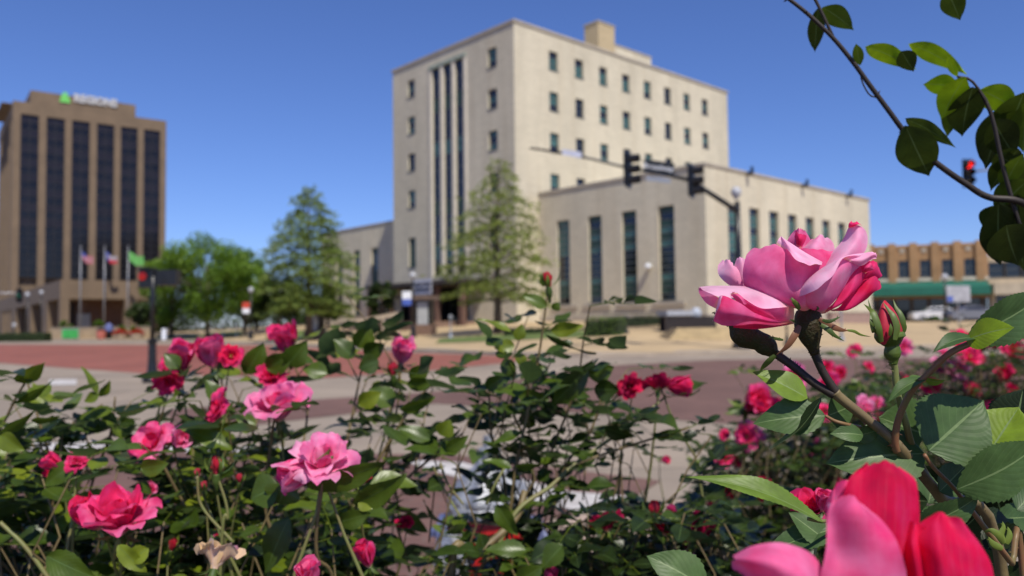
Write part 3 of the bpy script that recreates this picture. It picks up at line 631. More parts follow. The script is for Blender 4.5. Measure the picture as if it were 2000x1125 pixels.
# ---------------------------------------------------------------- street furniture
def spot(px, D, lift=0.13):
    p = pix(px, 632, D); z = gh(p.x, p.y)
    return Vector((p.x, p.y, z+(lift if beyond(p.x, p.y) else 0.006)))
def part(name, mat, parent, fn, smooth=False):
    m = MB(); fn(m); return m.build(name, mat, parent, smooth)
LAMPW = M_('globe_white', (0.42,0.43,0.46), .35, .04, 3)
REDL = M_('red_lens', (0.5,0.01,0.005), .3, .05, 5, emit=((1.0, 0.015, 0.01), 3.5))
REDD = M_('dim_red_lens', (0.4,0.01,0.005), .3, .05, 5, emit=((1.0, 0.03, 0.01), 0.22))
GRNL = M_('green_lens', (0.01,0.3,0.18), .3, .05, 5, emit=((0.02, 0.6, 0.35), 0.8))
LENSD = M_('dark_lens', (0.02,0.015,0.01), .3, .2, 9)
def signal_head(parent, loc, rotz, h=1.1, lit=None):
    """three-lens head; lenses face local -y"""
    w = h*.30; m = MB(); m.box(-w/2, w/2, 0, w*.55, -h/2, h/2); m.box(-w*.72, w*.72, w*.2, w*.25, -h*.58, h*.58)
    o = m.build('signal_head', BLACK, parent); o.location = loc; o.rotation_euler = (0, 0, rotz)
    for k in range(3):
        z = h*(.33-.33*k); v = MB(); r = h*.135; n = 12; L = r*2.2
        for j in range(n-2):
            a0 = math.pi*(-.30+1.6*j/(n-2)); a1 = math.pi*(-.30+1.6*(j+1)/(n-2))
            for rr in (r, r*.93):
                v.quad((math.cos(a0)*rr, 0, z+math.sin(a0)*rr), (math.cos(a1)*rr, 0, z+math.sin(a1)*rr), (math.cos(a1)*rr, -L, z+math.sin(a1)*rr), (math.cos(a0)*rr, -L, z+math.sin(a0)*rr))
        v.build('visor', BLACK, o)
        l = MB(); l.lathe([(r*.9, 0), (r*.7, .02), (.01, .035)], (0, -.001, z), (0, -1, 0), 14); l.build('lens', REDL if lit == ('red', k) else GRNL if lit == ('green', k) else LENSD, o, True)
    return o
# mast with two signal heads and a street name sign
B0 = spot(1447, 33.6); mast = thing('traffic_signal_mast', 'black signal mast with long tapering arm, two signal heads and a street name sign', 'traffic signal', B0)
zt = pix(1440, 392, 33.6).z-B0.z
part('pole', BLACK, mast, lambda m: m.tube([(0, 0, 0.6), (-.02, 0, zt*.6), (-.03, 0, zt)], [.15, .13, .11], 14), True)
part('pole_base', BLACK, mast, lambda m: m.lathe([(.40, 0), (.40, .12), (.33, .2), (.33, .62), (.22, .75), (.17, 1.1), (.2, 1.15), (.15, 1.25)], n=16))
L_ = lambda px, py, D=33.6: pix(px, py, D)-B0
part('mast_arm', BLACK, mast, lambda m: m.tube([L_(1440, 412), L_(1400, 386, 33.4), L_(1345, 351, 33.2), L_(1280, 336, 33), L_(1235, 330, 33), L_(1130, 304, 33), L_(1035, 289, 33)], [.11, .11, .09, .07, .065, .055, .045], 10), True)
part('lamp_globe', LAMPW, mast, lambda m: m.lathe([(.05, 0), (.08, .05), (.19, .2), (.22, .33), (.16, .48), (.03, .55)], (L_(1441, 388).x, 0, L_(1441, 388).z), n=16), True)
signal_head(mast, L_(1231, 331, 32.9), R(62), 1.32); signal_head(mast, L_(1355, 353, 33.1), R(62), 1.25)
sg = part('name_sign', BLACK, mast, lambda m: m.quad(L_(1257, 310, 32.7), L_(1257, 337, 32.7), L_(1317, 345, 32.7), L_(1317, 319, 32.7)))
a = math.atan2((L_(1313, 343, 32.7)-L_(1259, 336, 32.7)).z, (L_(1313, 343, 32.7)-L_(1259, 336, 32.7)).x)
text('Broadway', .31, WHITE, sg, L_(1286, 327, 32.6), (R(90), -a, 0), .004, 'sign_lettering')
p2 = part('lower_sign', GREY, mast, lambda m: m.quad(L_(1262, 343, 32.6), L_(1262, 353, 32.6), L_(1310, 358, 32.6), L_(1310, 349, 32.6)))
part('small_arm_sign', M_('sign_blue_white', (.5, .52, .62), .4, .1, 5), mast, lambda m: m.quad(L_(1098, 291, 32.8), L_(1098, 302, 32.8), L_(1136, 309, 32.8), L_(1136, 297, 32.8)))
# pedestrian signal at the left
B1 = onground(297, 747); B1.z = 0.006; D1 = 18.9
ps_ = thing('pedestrian_signal', 'black short signal post with one red lamp lit behind the left rose bush', 'traffic signal', B1)
L1 = lambda px, py, D=18.9: pix(px, py, D)-B1
part('pole', BLACK, ps_, lambda m: m.tube([(0, 0, 1.0), L1(299, 540)], .05, 12), True)
part('pole_base', BLACK, ps_, lambda m: m.lathe([(.22, 0), (.22, .1), (.12, .25), (.10, .5), (.09, .9), (.12, 1.0), (.06, 1.05)], n=14))
hb_ = part('signal_head', BLACK, ps_, lambda m: m.box(L1(254, 0).x, L1(283, 0).x, -.12, .1, L1(268, 561).z, L1(268, 521).z))
part('lens', REDD, hb_, lambda m: m.lathe([(.10, 0), (.09, .02), (.01, .03)], (L1(268, 538).x, -.125, L1(268, 538).z), (0, -1, 0), 16))
part('visor', BLACK, hb_, lambda m: m.box(L1(257, 0).x, L1(280, 0).x, -.3, -.12, L1(268, 524).z, L1(268, 521).z))
part('signal_housing', BLACK, ps_, lambda m: m.box(L1(284, 0).x, L1(326, 0).x, -.05, .25, L1(300, 556).z, L1(300, 525).z))
part('push_button_plate', WHITE, ps_, lambda m: m.box(L1(300, 0).x, L1(308, 0).x, -.1, -.055, L1(303, 664).z, L1(303, 642).z))
# far right red signal
B2 = spot(2075, 44); rs = thing('right_signal_mast', 'signal mast at the far right with red lamp lit behind the branch', 'traffic signal', B2)
L2_ = lambda px, py, D=44: pix(px, py, D)-B2
part('pole', GREY, rs, lambda m: m.tube([(0, 0, 0), (0, 0, L2_(2075, 300).z)], [.14, .1], 12), True)
part('mast_arm', GREY, rs, lambda m: m.tube([L2_(2075, 316), L2_(1960, 328), L2_(1899, 335)], [.09, .07, .05], 8), True)
signal_head(rs, L2_(1892, 338), 0, 1.36, ('red', 0))
# far left green signal
B3 = spot(-60, 70); gs = thing('left_signal_mast', 'distant signal mast at the left edge with green lamp lit', 'traffic signal', B3)
L3_ = lambda px, py, D=70: pix(px, py, D)-B3
part('pole', GREY, gs, lambda m: m.tube([(0, 0, 0), (0, 0, L3_(-60, 570).z)], .12, 10), True)
part('mast_arm', GREY, gs, lambda m: m.tube([L3_(-60, 571), L3_(38, 573)], [.09, .06], 8), True)
signal_head(gs, L3_(38, 577), 0, 1.1, ('green', 1))
# other posts
def globe_lamp(px, D, ytop, label, banner=None):
    B = spot(px, D); h = pix(px, ytop, D).z-B.z
    t = thing('street_lamp', label, 'street lamp', B, 0, 'globe street lamps')
    part('pole', BLACK, t, lambda m: m.tube([(0, 0, .9), (0, 0, h-.5)], [.09, .06], 10), True)
    part('pole_base', BLACK, t, lambda m: m.lathe([(.26, 0), (.26, .1), (.19, .2), (.17, .6), (.1, .9), (.12, .95)], n=12))
    part('lamp_globe', LAMPW, t, lambda m: m.lathe([(.07, -.5), (.13, -.42), (.24, -.25), (.24, -.1), (.12, .03), (.02, .08)], (0, 0, h), n=14), True)
    if banner:
        c_, c2_, side = banner
        b = MB(); b.mi = 0; z1 = h-1.3; wd = .65; s_ = side
        b.box(min(s_*.12, s_*(.12+wd)), max(s_*.12, s_*(.12+wd)), -.01, .01, z1-.55, z1); b.mi = 1; b.box(min(s_*.12, s_*(.12+wd)), max(s_*.12, s_*(.12+wd)), -.01, .01, z1-1.0, z1-.552); b.build('banner', [c_, c2_], t)
        part('banner_arm', BLACK, t, lambda m: m.tube([(0, 0, z1+.03), (s_*.8, 0, z1+.03)], .025, 6))
    return t
BLUEB = M_('banner_blue', (0.06,0.11,0.42), .6, .1, 3); REDB = M_('banner_red', (0.55,0.06,0.03), .6, .1, 3)
globe_lamp(807, 57, 533, 'black globe lamp with white and blue banner before the entrance', (WHITE, BLUEB, -1))
globe_lamp(490, 72, 562, 'dark globe lamp with red and white banner between round tree and feathery conifer', (REDB, WHITE, -1))
globe_lamp(1848, 62, 536, 'globe lamp standing in front of the green awning')
globe_lamp(53, 90, 572, 'globe lamp left of the brown tower podium pier')
globe_lamp(80, 96, 568, 'globe lamp at the brown tower podium, right of another globe lamp')
globe_lamp(28, 100, 632, 'low globe lamp above the hedge at far left')
globe_lamp(1272, 50, 618, 'dark short post lamp beside the railing below the wing') if False else None
for px, D, yt, lab in ((880, 52, 616, 'parking meter on the pavement before the feathery tree'), (436, 80, 634, 'parking meter in front of the round green tree'), (462, 80, 633, 'parking meter just left of the red and white banner lamp'), (1536, 35.5, 575, 'black slender post standing behind the pink rose'), (1223, 44, 617, 'dark post at the right end of the clipped hedge'), (1643, 40, 560, 'grey post in front of the wing corner beside the rose bud')):
    B = spot(px, D); h = max(.8, pix(px, yt, D).z-B.z); t = thing('street_post' if px > 1000 else 'parking_meter', lab, 'post' if px > 1000 else 'parking meter', B, 0)
    m = BLACK if px in (1536, 1223) else GREY
    part('pole', m, t, lambda q: q.tube([(0, 0, .3), (0, 0, h-.25)], .045, 8)); part('pole_base', m, t, lambda q: q.lathe([(.17, 0), (.15, .12), (.09, .2), (.07, .45), (.05, .5)], n=10))
    part('meter_head' if px < 1000 else 'post_cap', m, t, lambda q: q.lathe([(.05, -.28), (.11, -.2), (.12, -.05), (.06, .03), (.01, .05)], (0, 0, h), n=10), True)
B = spot(1873, 56); t = thing('street_sign', 'square grey sign on a post in front of the green awning', 'sign', B); zc_ = pix(1873, 573, 56).z-B.z
part('post', GREY, t, lambda m: m.tube([(0, 0, 0), (0, 0, zc_+.5)], .04, 8)); sp_ = part('sign_panel', M_('sign_grey', (.40, .40, .43), .5, .25, 4), t, lambda m: m.box(-.82, .82, -.08, -.045, zc_-.6, zc_+.55)); part('blue_corner', BLUEB, sp_, lambda m: m.box(-.8, -.4, -.1, -.085, zc_-.55, zc_-.2))
# kiosks with white panels
for px, D, lab in ((616, 64, 'small kiosk with dark cap and white panel at the foot of the ramp'), (830, 60, 'kiosk with white panel right of the blue bannered lamp')):
    B = spot(px, D); t = thing('notice_kiosk', lab, 'kiosk', B, R(-20), 'notice kiosks'); s_ = D/1562
    h = (640-(588 if px < 700 else 580))*s_ + .4; hw = 15*s_
    part('plinth', M_('kiosk_brick', (.20, .12, .08), .85, .2, 3), t, lambda m: m.box(-hw*1.25, hw*1.25, -.5, .5, -.3, h*.28))
    part('panel', M_('kiosk_white', (.42, .43, .42), .4, .1, 2), t, lambda m: m.box(-hw*.75, hw*.75, -.42, -.34, h*.282, h*.9 if px > 700 else h*.75))
    part('body', BLACK, t, lambda m: m.box(-hw, hw, -.338, .4, h*.282, h*.96)); part('cap', M_('kiosk_cap', (.16, .11, .085), .7, .2, 2), t, lambda m: m.box(-hw*1.5, hw*1.5, -.75, .75, h*.962, h*1.08))
# ramp and railing
r0, r1 = pix(636, 640, 63), pix(778, 612, 68)
t = thing('ramp_wall', 'pale sloping ramp parapet with posts rising to the entrance', 'railing', (r0.x, r0.y, gh(r0.x, r0.y)))
def rampf(m):
    a, b = Vector((0, 0, r0.z-t.location.z)), Vector((r1.x-r0.x, r1.y-r0.y, r1.z-t.location.z)); n_ = Vector((0, .2, 0))
    for dz0, dz1 in ((-.18, .14),):
        P = [a+Vector((0, 0, dz0)), b+Vector((0, 0, dz0)), b+Vector((0, 0, dz1)), a+Vector((0, 0, dz1))]; m.quad(*P); m.quad(*[p+n_ for p in P[::-1]]); m.quad(P[3], P[2], P[2]+n_, P[3]+n_); m.quad(P[1], P[0], P[0]+n_, P[1]+n_); m.quad(P[0], P[3], P[3]+n_, P[0]+n_); m.quad(P[2], P[1], P[1]+n_, P[2]+n_)
part('handrail', CONC2, t, rampf)
for k in range(10):
    q_ = Vector((r0.x, r0.y, r0.z)).lerp(r1, k/9); zz = q_.z-t.location.z; x_, y_ = q_.x-r0.x, q_.y-r0.y
    part('baluster', CONC2, t, lambda m: m.box(x_-.08, x_+.08, y_+.02, y_+.18, gh(q_.x, q_.y)-t.location.z, zz-.182))
# canopy-like bin enclosure below the wing corner
B = spot(1341, 45); s_ = 45/1562
t = thing('fenced_enclosure', 'dark slatted enclosure with pale flat roof in front of the stone wing', 'enclosure', B, R(10)); z0_ = B.z; zz = pix(1341, 632, 45).z-B.z
part('roof', M_('pale_blue_roof', (.36, .38, .42), .5, .1, 3), t, lambda m: m.box(-50*s_, 6*s_, -.8, .8, zz+16*s_, zz+25*s_))
part('side_roof', M_('pale_bin', (.42, .46, .52), .5, .1, 3), t, lambda m: m.lathe([(.1, -.35), (.27, -.25), (.3, .1), (.2, .3), (.03, .36)], (20*s_, 0, zz+19*s_), n=12), True)
part('rail', BLACK, t, lambda m: (m.box(-52*s_, 50*s_, -.66, -.6, zz+6*s_, zz+8*s_), m.box(-52*s_, 50*s_, -.66, -.6, zz-18*s_, zz-16*s_)))
for k in range(24): x_ = (-51+100*k/23)*s_; part('slat', BLACK if k % 2 else M_('slat_brown', (.05, .035, .03), .7, .2, 3), t, lambda m: m.box(x_-.05, x_+.05, -.72, -.661, zz-34*s_, zz+14*s_))
part('back_panel', M_('lattice_dark', (.045, .033, .028), .8, .3, 6), t, lambda m: m.box(-50*s_, 50*s_, .4, .46, zz-22*s_, zz+15*s_))
# railing left of it
B = spot(1235, 47); t = thing('iron_railing', 'thin black iron railing between the hedge and the slatted enclosure', 'railing', B)
part('rail', BLACK, t, lambda m: (m.box(-1.6, 1.9, -.02, .02, 1.0, 1.05), m.box(-1.6, 1.9, -.02, .02, .15, .2)))
for k in range(15): x_ = -1.6+3.5*k/14; part('baluster', BLACK, t, lambda m: m.box(x_-.02, x_+.02, -.018, .018, 0, 1.1))
# yellow steps
B = spot(1380, 40); t = thing('plaza_steps', 'yellowish stone steps below the slatted enclosure', 'steps', B, R(6))
for k in range(4): part('step', M_('step_stone', (.47, .36, .2), .85, .15, 2), t, lambda m: m.box(-2.1+.25*k, 2.5-.1*k, -.6+.4*k, 1.8, .14*k-.2, .14*k+.13))
# low walls
def wallbox(name, label, cat, px0, px1, D0, D1, h, mat, thick=.4, lift=0):
    a, b = spot(px0, D0), spot(px1, D1); d = b-a; L = math.hypot(d.x, d.y); t = thing(name, label, cat, (a.x, a.y, min(a.z, b.z)-.3), math.atan2(d.y, d.x))
    part('wall_body', mat, t, lambda m: m.box(0, L, 0, thick, 0, h+.3)); part('coping', CONC2, t, lambda m: m.box(-.05, L+.05, -.05, thick+.05, h+.302, h+.38)); return t
wallbox('planter_wall', 'pinkish low granite wall at the right foot of the stone wing', 'wall', 1625, 1712, 56, 60, .8, PINKW)
wallbox('retaining_wall', 'tan low retaining wall in front of the brown tower', 'wall', 98, 292, 96, 92, 1.3, M_('retaining_tan', (.36, .27, .17), .85, .15, .6))
wallbox('terrace_wall', 'long low terrace wall under the round green tree', 'wall', 300, 520, 90, 84, .45, M_('terrace_tan', (.40, .31, .19), .85, .15, .6))
a = spot(145, 94); t = thing('green_board', 'small green board on the tan retaining wall', 'sign', a); part('board', M_('board_green', (.05, .36, .08), .5, .2, 2), t, lambda m: m.box(-.9, .9, -.9, -.82, .1, 1.15)); part('frame', GREY, t, lambda m: m.box(-1, 1, -.81, -.76, 0, 1.25))
a = spot(213, 91); t = thing('stand_in_box', 'small blue box standing in for a likely person beside the red flowers', 'box', a); part('box_body', M_('box_blue', (.16, .19, .42), .5, .2, 2), t, lambda m: (m.box(-.35, .35, -.3, .3, .9, 1.5), m.lathe([(.35, 0), (.3, .15), (.1, .25)], (0, 0, 1.49), n=12))); part('stand', BLACK, t, lambda m: m.box(-.28, .28, -.22, .22, 0, .898))  # box stands in for an unclear blue figure, likely a person
a = spot(198, 90); t = thing('litter_bin', 'reddish round litter bin left of the blue box', 'bin', a); part('bin_body', M_('bin_red', (.42, .12, .09), .6, .2, 3), t, lambda m: m.lathe([(.4, 0), (.5, .3), (.5, 1.0), (.3, 1.2)], n=14)); part('bin_lid', BLACK, t, lambda m: m.lathe([(.45, 1.0), (.5, 1.05), (.2, 1.3)], n=14) if False else m.lathe([(.52, 1.0), (.52, 1.08), (.3, 1.22)], n=14))
# flags
FW_ = M_('flag_white', (.38, .34, .38), .7, .05, 3); FR_ = M_('flag_red', (.5, .03, .05), .7, .05, 3); FBm = M_('flag_blue', (.05, .07, .3), .7, .05, 3); FGm = M_('flag_green', (.14, .42, .10), .7, .1, 3)
for px, kind, lab in ((156, 0, 'flagpole with red and white striped flag before the brown tower'), (203, 1, 'flagpole with blue, white and red flag before the brown tower'), (249, 2, 'flagpole with bright green flag before the brown tower')):
    B = spot(px, 100); t = thing('flagpole', lab, 'flagpole', B, 0, 'flagpoles at the brown tower'); h = pix(px, 482, 100).z-B.z
    part('pole', GREY, t, lambda m: m.tube([(0, 0, 0), (0, 0, h)], [.1, .05], 8), True); part('finial', GREY, t, lambda m: m.lathe([(.03, 0), (.1, .08), (.03, .18)], (0, 0, h), n=8), True)
    m = MB(); nx, nz = 12, 13; L = 1.45 if kind != 2 else 1.9; hh = .95 if kind != 2 else 1.2
    def fp(i, j): u = i/nx; v = j/nz; return (.08+L*u*(.93), .22*math.sin(u*7+v)+.1*u, h-.5-hh*v-u*(.85+.3*math.sin(u*4)))
    for i in range(nx):
        for j in range(nz):
            if kind == 0: m.mi = 2 if (i < 5 and j < 7) else (1 if j % 2 == 0 else 0)
            elif kind == 1: m.mi = (0 if (i-1.5)**2+(j-6.5)**2*.7 < 2.2 else 2) if i < 4 else (0 if j < 7 else 1)
            else: m.mi = 3
            m.quad(fp(i, j), fp(i+1, j), fp(i+1, j+1), fp(i, j+1))
    m.build('flag', [FW_, FR_, FBm, FGm], t, True)
# ---------------------------------------------------------------- cars
def car(loc, rot, paint, label):
    t = thing('parked_car', label, 'car', loc, rot, 'cars parked before the shops'); m = MB()
    prof = [(-2.25, .55), (-2.2, .85), (-1.9, .95), (-1.15, 1.0), (-.55, 1.42), (.75, 1.45), (1.45, 1.05), (2.15, .98), (2.25, .6)]
    b = len(m.v); ys = (-.88, -.8, .8, .88); 
    for yi, y in enumerate((-.86, .86)):
        for x, z in prof: m.v.append(Vector((x, y*(.80 if z > 1.2 else 1), z)))
        m.v.append(Vector((2.2, y, .3))); m.v.append(Vector((-2.2, y, .3)))
    n_ = len(prof)+2
    m.face([b+i for i in range(n_)]); m.face([b+n_+i for i in range(n_)][::-1])
    for i in range(n_): m.face([b+i, b+n_+i, b+n_+(i+1) % n_, b+(i+1) % n_][::-1])
    m.build('body', paint, t)
    part('side_window', GLD, t, lambda q: [q.quad(*[(x, s*(.865 if z < 1.2 else .71), z) for x, z in ((-1.0, 1.06), (-.5, 1.37), (.7, 1.39), (1.25, 1.08))]) for s in (-1, 1)])
    part('windscreen', GLD, t, lambda q: q.quad((-1.13, -.7, 1.03), (-1.13, .7, 1.03), (-.58, .6, 1.415), (-.58, -.6, 1.415)))
    part('rear_window', GLD, t, lambda q: q.quad((1.43, -.7, 1.075), (1.43, .7, 1.075), (.78, .6, 1.45), (.78, -.6, 1.45)))
    for x in (-1.4, 1.4):
        for y in (-.88, .70):
            wh_ = part('wheel', M_('tyre', (.02, .02, .02), .8, .1, 9), t, lambda q: q.lathe([(.26, 0), (.33, .03), (.33, .16), (.26, .19)], (x, y, .33), (0, 1, 0), 18)); part('rim', GREY, wh_, lambda q: q.lathe([(.2, -.005), (.19, .195)], (x, y, .33), (0, 1, 0), 12))
    for y in (-.6, .6): part('headlight', WHITE, t, lambda q: q.lathe([(.1, 0), (.05, .04)], (-2.23, y, .72), (-1, 0, 0), 10))
    return t
def carp(px, D): p = pix(px, 632, D); return (p.x, p.y, gh(p.x, p.y)+.14)
car(carp(1828, 78), FS.rot+.15, M_('car_white', (.62, .63, .66), .25, .03, 2), 'white parked car below the green awning')
car(carp(1898, 74), FS.rot+R(200), M_('car_silver', (.22, .22, .24), .25, .03, 2, .5), 'dark silver parked car right of the white one')
# ---------------------------------------------------------------- hydrant
HY = pix(953, 632, 3.0); HY.z = 0.012
hy = thing('fire_hydrant', 'red fire hydrant with silver ribbed bonnet and blue side caps beyond the bushes', 'fire hydrant', HY, R(-8))
SILV = M_('hydrant_silver', (.40, .41, .43), .42, .3, 12, .4, bump=.3); HRED = M_('hydrant_red', (.42, .012, .01), .4, .25, 10, bump=.3); HBLU = M_('hydrant_blue', (.10, .12, .24), .35, .2, 10, bump=.2)
hz_ = lambda y: pix(953, y, 3.0).z-HY.z
zn, zb_, zf, zc2 = hz_(850), hz_(900), hz_(985), hz_(1038)
part('barrel', HRED, hy, lambda m: m.lathe([(.16, 0), (.16, .03), (.115, .04), (.108, .3), (.108, zc2-.12), (.125, zc2-.06), (.13, zc2+.05), (.125, zf-.02)], n=28), True)
part('flange', SILV, hy, lambda m: m.lathe([(.155, zf-.022), (.16, zf-.015), (.16, zf+.01), (.155, zf+.016)], n=28))
part('bonnet', SILV, hy, lambda m: m.lathe([(.15, zf+.018), (.145, zf+.04), (.13, zf+.075), (.10, zf+.115), (.06, zf+.145), (.045, zb_), (.045, zb_+.015)], n=64, ribs=10, ribamp=.05), True)
part('operating_nut', SILV, hy, lambda m: (m.lathe([(.035, zb_+.016), (.045, zb_+.03), (.042, zb_+.05), (.025, zb_+.055)], n=20), m.lathe([(.024, zb_+.055), (.022, zn)], n=5)))
for s in (-1, 1):
    nz_ = part('side_nozzle', HRED, hy, lambda m: m.lathe([(.06, .08), (.055, .15)], (0, 0, zc2), (s, 0, 0), 20)); part('nozzle_cap', HBLU, nz_, lambda m: (m.lathe([(.068, .151), (.072, .16), (.068, .19), (.03, .2)], (0, 0, zc2), (s, 0, 0), 24), m.lathe([(.02, .2), (.018, .225)], (0, 0, zc2), (s, 0, 0), 5)))
nz_ = part('front_nozzle', HRED, hy, lambda m: m.lathe([(.085, .08), (.08, .14)], (0, 0, zc2-.06), (-.75, -.66, 0), 20)); part('nozzle_cap', SILV, nz_, lambda m: (m.lathe([(.092, .141), (.096, .15), (.09, .185), (.05, .2)], (0, 0, zc2-.06), (-.75, -.66, 0), 24), m.lathe([(.024, .2), (.02, .235)], (0, 0, zc2-.06), (-.75, -.66, 0), 5)))
for k in range(8):
    an = k*math.pi/4+.2; part('bolt', SILV, hy, lambda m: m.lathe([(.011, zf+.016), (.011, zf+.03)], (.145*math.cos(an), .145*math.sin(an), 0), n=6))
# ---------------------------------------------------------------- trees and hedges
BARK = M_('bark', (.10, .075, .055), .9, .3, 3, bump=.6)
CON = facemat('feathery_leaf', [(.17, .22, .045), (.27, .34, .07), (.36, .42, .10)], .5, rough=.6)
CON2 = facemat('bluish_conifer_leaf', [(.13, .20, .045), (.23, .32, .065), (.32, .41, .085)], .45, rough=.6)
RND = facemat('broad_leaf', [(.06, .13, .012), (.15, .27, .025), (.24, .38, .035)], .4, rough=.5)
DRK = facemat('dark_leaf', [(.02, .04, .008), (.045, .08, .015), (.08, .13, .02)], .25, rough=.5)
def leafquad(m, c, s, r, up=.3):
    a = Vector((r.gauss(0, 1), r.gauss(0, 1), r.gauss(0, .6))).normalized(); n_ = Vector((r.gauss(0, .6), r.gauss(0, .6), 1)).normalized(); b = n_.cross(a).normalized()
    m.col = r.random(); m.quad(c-a*s, c+b*s*.5, c+a*s, c-b*s*.5)
def conifer(px, D, ytop, ybase, wpx, mat, label, seed, dens=1.0, lean=0):
    r = random.Random(seed); B = spot(px, D); s_ = D/1562; h = pix(px, ytop, D).z-B.z; rad = wpx*s_/2
    t = thing('conifer_tree', label, 'tree', B); tk = MB(); tk.tube([(0, 0, -.1), (.03, 0, h*.25), (-.03, .05, h*.6), (lean, 0, h*.97)], [.30, .22, .12, .02], 10)
    cr = MB(); nb = int(95*dens)
    for k in range(nb):
        f = (k+.5)/nb; z = h*(.16+.82*f); an = k*2.4+r.random()*.8
        env = min(1.0, (1-f)*1.5+.16)*(.62+.5*r.random())*1
        L = rad*env; up = .25+.5*f; d = Vector((math.cos(an), math.sin(an), 0)); base = Vector((lean*f, 0, z))
        pts = [base, base+d*L*.5+Vector((0, 0, L*.22*up*2)), base+d*L+Vector((0, 0, L*(.3*up-.12)))]
        tk.tube(pts, [.05*(1-f)+.02, .03*(1-f)+.012, .008], 5, False)
        for q in range(int((26+46*(1-f))*dens*L/rad*2.1)):
            u = .18+.82*r.random()**.7; p = pts[0].lerp(pts[1], u*2) if u < .5 else pts[1].lerp(pts[2], u*2-1)
            sd_ = Vector((-d.y, d.x, 0))*r.gauss(0, .17*L+.08); cr_c = p+sd_+Vector((0, 0, r.gauss(-.05, .12)))
            for _ in range(3): leafquad(cr, cr_c+Vector((r.gauss(0, .09), r.gauss(0, .09), r.gauss(0, .06))), r.uniform(.08, .16), r)
    tk.build('trunk', BARK, t, True); cr.build('crown', mat, t); return t
conifer(603, 62, 358, 645, 190, CON2, 'feathery green conifer left of the tall block', 3, 1.02)
conifer(972, 54, 302, 650, 230, CON, 'sparse light green feathery tree in front of the tall block', 5, .74, .25)
def broad(px, D, ytop, ybase, wpx, mat, label, seed, name='broadleaf_tree', nclump=46, ls=.16, trunk=True, cat='tree'):
    r = random.Random(seed); B = spot(px, D); s_ = D/1562; h = pix(px, ytop, D).z-B.z; rad = wpx*s_/2
    t = thing(name, label, cat, B); tk = MB(); z0 = h*(.28 if trunk else .1)
    tk.tube([(0, 0, -.1), (.05, 0, z0), (0, 0, h*.7)], [.22 if trunk else .08, .17 if trunk else .06, .04], 9); cr = MB()
    for k in range(nclump):
        while True:
            p = Vector((r.uniform(-1, 1), r.uniform(-1, 1), r.uniform(-1, 1)))
            if .25 < p.length < 1: break
        fz = (p.z+1)/2; p = Vector((p.x*rad*(.98-.30*abs(p.z)), p.y*rad*(.98-.3*abs(p.z)), z0*.75+(h-z0*.75)*fz*.93)); R_ = rad*r.uniform(.16, .30)
        if k % 2 == 0: tk.tube([(0, 0, z0+(p.z-z0)*.3 if p.z > z0 else z0*.7), p*.6+Vector((0, 0, p.z*.25)), p], [.07, .045, .01], 5, False)
        cl = r.random()
        for q in range(int(330*(R_/rad/.23)**2)):
            v = Vector((r.gauss(0, 1), r.gauss(0, 1), r.gauss(0, .75))); v = v.normalized()*R_*r.uniform(.35, 1.1)**.6
            leafquad(cr, p+v, r.uniform(.6, 1.2)*ls, r); cr.c[-1] = max(0, min(1, .6*cl+.4*r.random()))
    tk.build('trunk' if trunk else 'stem', BARK, t, True); cr.build('crown' if trunk else 'foliage', mat, t); return t
broad(405, 78, 455, 650, 205, RND, 'dense bright green round tree beside the brown tower', 11, nclump=60, ls=.17)
broad(335, 84, 478, 650, 110, RND, 'green tree at the left behind the dense round tree', 13, nclump=34, ls=.17)
broad(478, 86, 480, 650, 100, RND, 'green tree merging at the right with the dense round tree', 17, nclump=30, ls=.17)
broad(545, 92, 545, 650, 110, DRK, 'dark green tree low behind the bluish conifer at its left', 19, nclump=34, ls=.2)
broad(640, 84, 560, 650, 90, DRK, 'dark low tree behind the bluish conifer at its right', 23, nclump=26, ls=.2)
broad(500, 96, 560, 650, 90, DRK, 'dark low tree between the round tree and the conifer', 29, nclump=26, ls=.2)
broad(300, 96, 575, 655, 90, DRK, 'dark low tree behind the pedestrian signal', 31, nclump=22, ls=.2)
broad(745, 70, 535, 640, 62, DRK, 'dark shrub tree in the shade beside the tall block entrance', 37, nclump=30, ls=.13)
for px, D, yt, wp, lab, sd in ((240, 92.5, 636, 34, 'green shrub above the red flowers', 43), (268, 92.6, 638, 34, 'green shrub at the right above the red flowers', 44), (130, 97.5, 624, 32, 'bright shrub at the foot of the podium pier', 45), (196, 98, 628, 40, 'green shrub in front of the lobby', 46)):
    broad(px, D, yt, 655, wp, RND, lab, sd, 'shrub', 12, .12, False, 'shrub')
def hedge(px0, px1, D0, D1, h, depth, mat, label, seed, name='hedge', cat='hedge'):
    r = random.Random(seed); a, b = spot(px0, D0), spot(px1, D1); d = b-a; d.z = 0; L = d.length; t = thing(name, label, cat, (a.x, a.y, min(a.z, b.z)), math.atan2(d.y, d.x)); m = MB()
    for k in range(int(L*(h+depth)*150)):
        x = r.uniform(0, L); f = r.random(); bumpy = 1+.06*math.sin(x*3)+.04*math.sin(x*7+1)
        if f < .45: p = Vector((x, -depth/2+r.gauss(0, .03), r.uniform(0, h*bumpy)))
        elif f < .85: p = Vector((x, r.uniform(-depth/2, depth/2), h*bumpy+r.gauss(0, .03)))
        else: p = Vector((r.choice((0, L)), r.uniform(-depth/2, depth/2), r.uniform(0, h)))
        leafquad(m, p, r.uniform(.04, .08), r)
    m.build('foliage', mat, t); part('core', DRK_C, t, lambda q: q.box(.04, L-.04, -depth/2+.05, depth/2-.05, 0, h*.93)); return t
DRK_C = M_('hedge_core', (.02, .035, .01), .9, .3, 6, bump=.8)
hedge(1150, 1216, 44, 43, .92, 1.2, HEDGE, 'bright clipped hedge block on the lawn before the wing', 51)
hedge(985, 1150, 50, 51, .45, .8, DRK, 'dark low hedge along the foot of the stone wing', 52)
